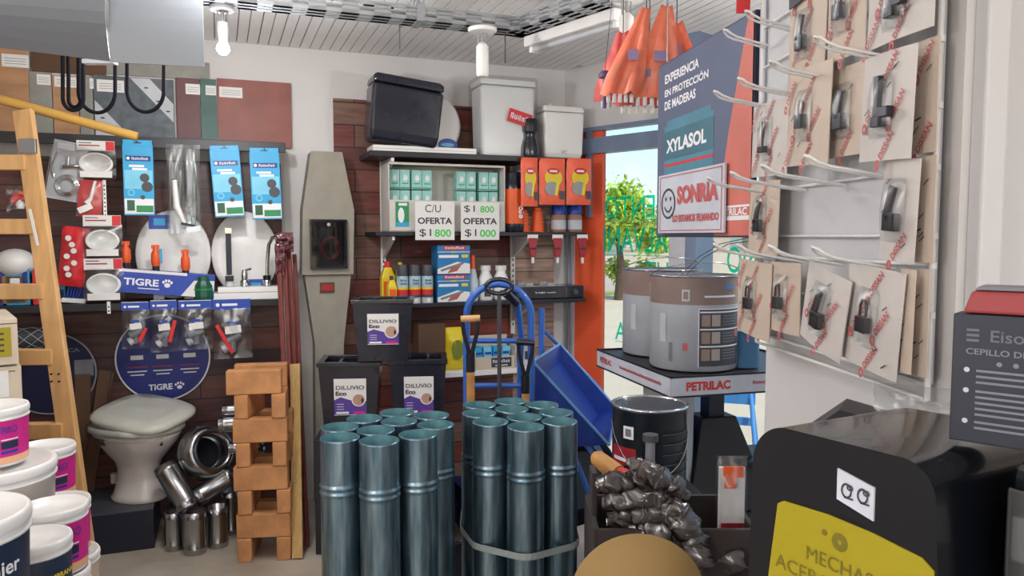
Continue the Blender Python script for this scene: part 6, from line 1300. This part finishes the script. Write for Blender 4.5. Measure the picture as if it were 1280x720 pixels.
blister('narrow brown card at the right end of the bottom row', (1138, 336, 1160, 470), .03, 'none', .0, seed=17)

# ================================================================== COUNTER AND FOREGROUND
b = MB(white); t = thing('counter', 'white counter under the black display, mostly out of view', 'counter', (.50, .66, 0)); b.box((0, 0, 1.045), (.94, .52, .05)); b.build('counter_top', t, .004); b = MB(wshade); b.box((0, 0, .51), (.88, .46, 1.02)); b.build('body', t, .004)
# drill display
DF = Fr(.289, .5, -62.2)
t = thing('drill_bit_display', 'glossy black drill bit display with yellow lettered label', 'display', DF.pt(0, 0, 1.0705), DF.r)
# outline of the face: rounded trapezoid in local x (negative = away/left), z
zt3 = .278; poly = []
def rc(cx, cz, r, a0, a1, n=8): return [(cx+r*math.cos(math.radians(a0+(a1-a0)*i/n)), cz+r*math.sin(math.radians(a0+(a1-a0)*i/n))) for i in range(n+1)]
poly = [(-.175, 0)] + rc(-.132, zt3-.045, .038, 170, 95) + rc(-.03, zt3-.030, .026, 85, 5) + [(.012, 0)]
b = MB(blackgl); b.prism(poly, 0, .16, True); b.build('case', t, .006, seg=3)
b = MB(blackgl); b.box((.065, .105, .1385), (.105, .11, .277)); b.build('side_compartment', t, .012, seg=3)
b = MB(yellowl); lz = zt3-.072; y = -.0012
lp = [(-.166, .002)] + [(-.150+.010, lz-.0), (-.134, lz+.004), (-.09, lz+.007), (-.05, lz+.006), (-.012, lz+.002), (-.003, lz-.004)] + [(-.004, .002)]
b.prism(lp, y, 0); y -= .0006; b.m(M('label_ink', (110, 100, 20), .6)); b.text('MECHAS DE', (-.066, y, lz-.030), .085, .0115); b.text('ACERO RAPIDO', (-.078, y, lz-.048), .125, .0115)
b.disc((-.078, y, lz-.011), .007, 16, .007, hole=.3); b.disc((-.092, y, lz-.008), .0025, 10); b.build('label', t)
b = MB(signwhite); sy = -.0015; b.prism([(-.082, lz+.022), (-.050, lz+.015), (-.050, lz+.040), (-.082, lz+.046)], sy, 0); b.m(ink)
for cx in (-.073, -.059): b.disc((cx, sy-.0006, lz+.031), .0048, 20, .006, hole=.7); b.rect(cx-.002, lz+.025, cx+.006, lz+.0265, sy-.0006); b.disc((cx+.003, sy-.0007, lz+.034), .003, 10, .0025, hole=.5)
b.build('sticker', t)
b = MB(steel)
for k in range(4): b.box((.03+.025*k, .0485, .12), (.014, .003, .10)); b.box((.03+.025*k, .0485, .225), (.02, .003, .03))
b.build('bit_slots', t)
b = MB(clear); b.box((.066, .044, .14), (.096, .003, .24)); b.build('side_window', t, .001)
# pro drill box on it
q0 = PZ(1180, 548, 1.3495); EF = Fr(q0.x, q0.y, -41)
t = thing('accessory_box', 'black printed accessory box on the glossy display', 'box', EF.pt(.0, -.0, 1.3495), EF.r); W, D, H = .15, .022, .094
b = MB(M('box_navy', (38, 42, 54), .5)); b.box((W/2+.003, D/2, H/2), (W, D, H)); y = -.0008; b.m(M('box_print', (96, 100, 112), .5)); b.text('EisonPro', (.050, y, H*.84), .046, .0085, bold=.01); b.rect(.012, H*.79, .020, H*.81, y); b.rect(.012, H*.83, .020, H*.85, y); b.rect(.012, H*.87, .020, H*.89, y); b.m(midgrey); b.text('CEPILLO DE COPA', (.042, y, H*.715), .060, .0045, bold=.02)
for cx in (.033, .043): b.disc((cx, y, H*.63), .0018, 10)
for cz, n in ((.57, 3), (.41, 5), (.17, 2)):
    b.m(ltgrey); b.disc((.013, y, H*cz), .0019, 12); b.m(midgrey)
    for k in range(n): b.rect(.019, H*(cz-.012-.045*k), .060+.03*((k*7) % 3), H*(cz+.006-.045*k), y)
b.build('box', t, .001)
t = thing('red_case', 'red and grey flat case on top of the black box', 'case', EF.pt(.004, -.0, 1.3495+H+.001), EF.r); b = MB(M('case_red', (150, 54, 58), .5)); b.taper(0, .14, .026, .016, .13, .024, cx=.075, cy=.012); b.build('base', t, .002); b = MB(midgrey); b.taper(.0165, .128, .023, .020, .12, .02, cx=.075, cy=.012); b.taper(.020, .05, .02, .032, .04, .018, cx=.09, cy=.012); b.build('lid', t, .0015)
# dark wedge and bag behind
q = P(1115, 560, .86); t = thing('black_case', 'black hard case standing behind the glossy display', 'case', (q.x-.01, q.y+.02, 1.0705), math.radians(-30)); zz = P(1085, 507, .84).z-1.0705-.010
b = MB(blackm); b.prism([(-.075, 0), (-.075, zz-.035), (-.035, zz), (.06, zz-.02), (.09, zz-.04), (.09, 0)], -.04, .03); b.build('shell', t, .003)
b = MB(clear); b.pillow(.08, .05, .05, cr=.3, seed=6); o = b.build('clear_pouch', None, 0, P(1146, 545, .74), math.radians(-30)); tag(o, 'crumpled clear pouch between the black case and the box', 'pouch')
# tan disc
q = P(797, 750, .75); r = 88*.75/F; t = thing('cardboard_spool', 'tan cardboard spool end standing at the lower edge', 'spool', (q.x, q.y, q.z)); dz = q.z-r-1.0705
t.location.z -= 0; b = MB(tan); b.t(RX(PI/2)); b.lathe([(.002, .003), (r, .003), (r, 0), (.002, 0)], n=64, cap=False); b.t(); b.build('front_disc', t); b = MB(card); b.cyl((0, 0, 0), (0, .05, 0), r*.5, n=40); b.build('core', t)

# ================================================================== SUB-PARTS: pieces fixed on a part hang under that part
NEST = {'label': ('pail', 'box', 'body', 'pot', 'case', 'rail'), 'sticker': ('tank', 'lid', 'case'), 'wire_handle': ('can_body', 'drum_body'), 'header': ('card',), 'hardware': ('card',), 'blister': ('card',),
        'red_coil': ('meter_window',), 'cover_pane': ('meter_window',), 'bulb': ('holder', 'hook'), 'knob': ('body',), 'bead': ('outer_ring',), 'seam': ('pipe_body',), 'print': ('film', 'bag_body'), 'bulb_print': ('tray',),
        'screw': ('rail',), 'hinge_plate': ('rail',), 'grip': ('frame_tube', 'yoke'), 'mark': ('tank',), 'bit_slots': ('side_compartment',), 'side_window': ('side_compartment',), 'fringe': ('fabric',), 'dark_tape': ('bowl',), 'bristles': ('handle',)}
def base(o): return o.name.split('.')[0]
for root in [o for o in bpy.data.objects if o.parent is None and o.type == 'EMPTY']:
    kids = list(root.children); left = len(kids)
    for ch in kids:
        if left <= 2: break
        for host in NEST.get(base(ch), ()):
            h = [k for k in kids if base(k) == host and k is not ch and k.parent == root]
            if h and ch.location.length < 1e-6 and h[0].location.length < 1e-6 and not ch.children: ch.parent = h[0]; left -= 1; break
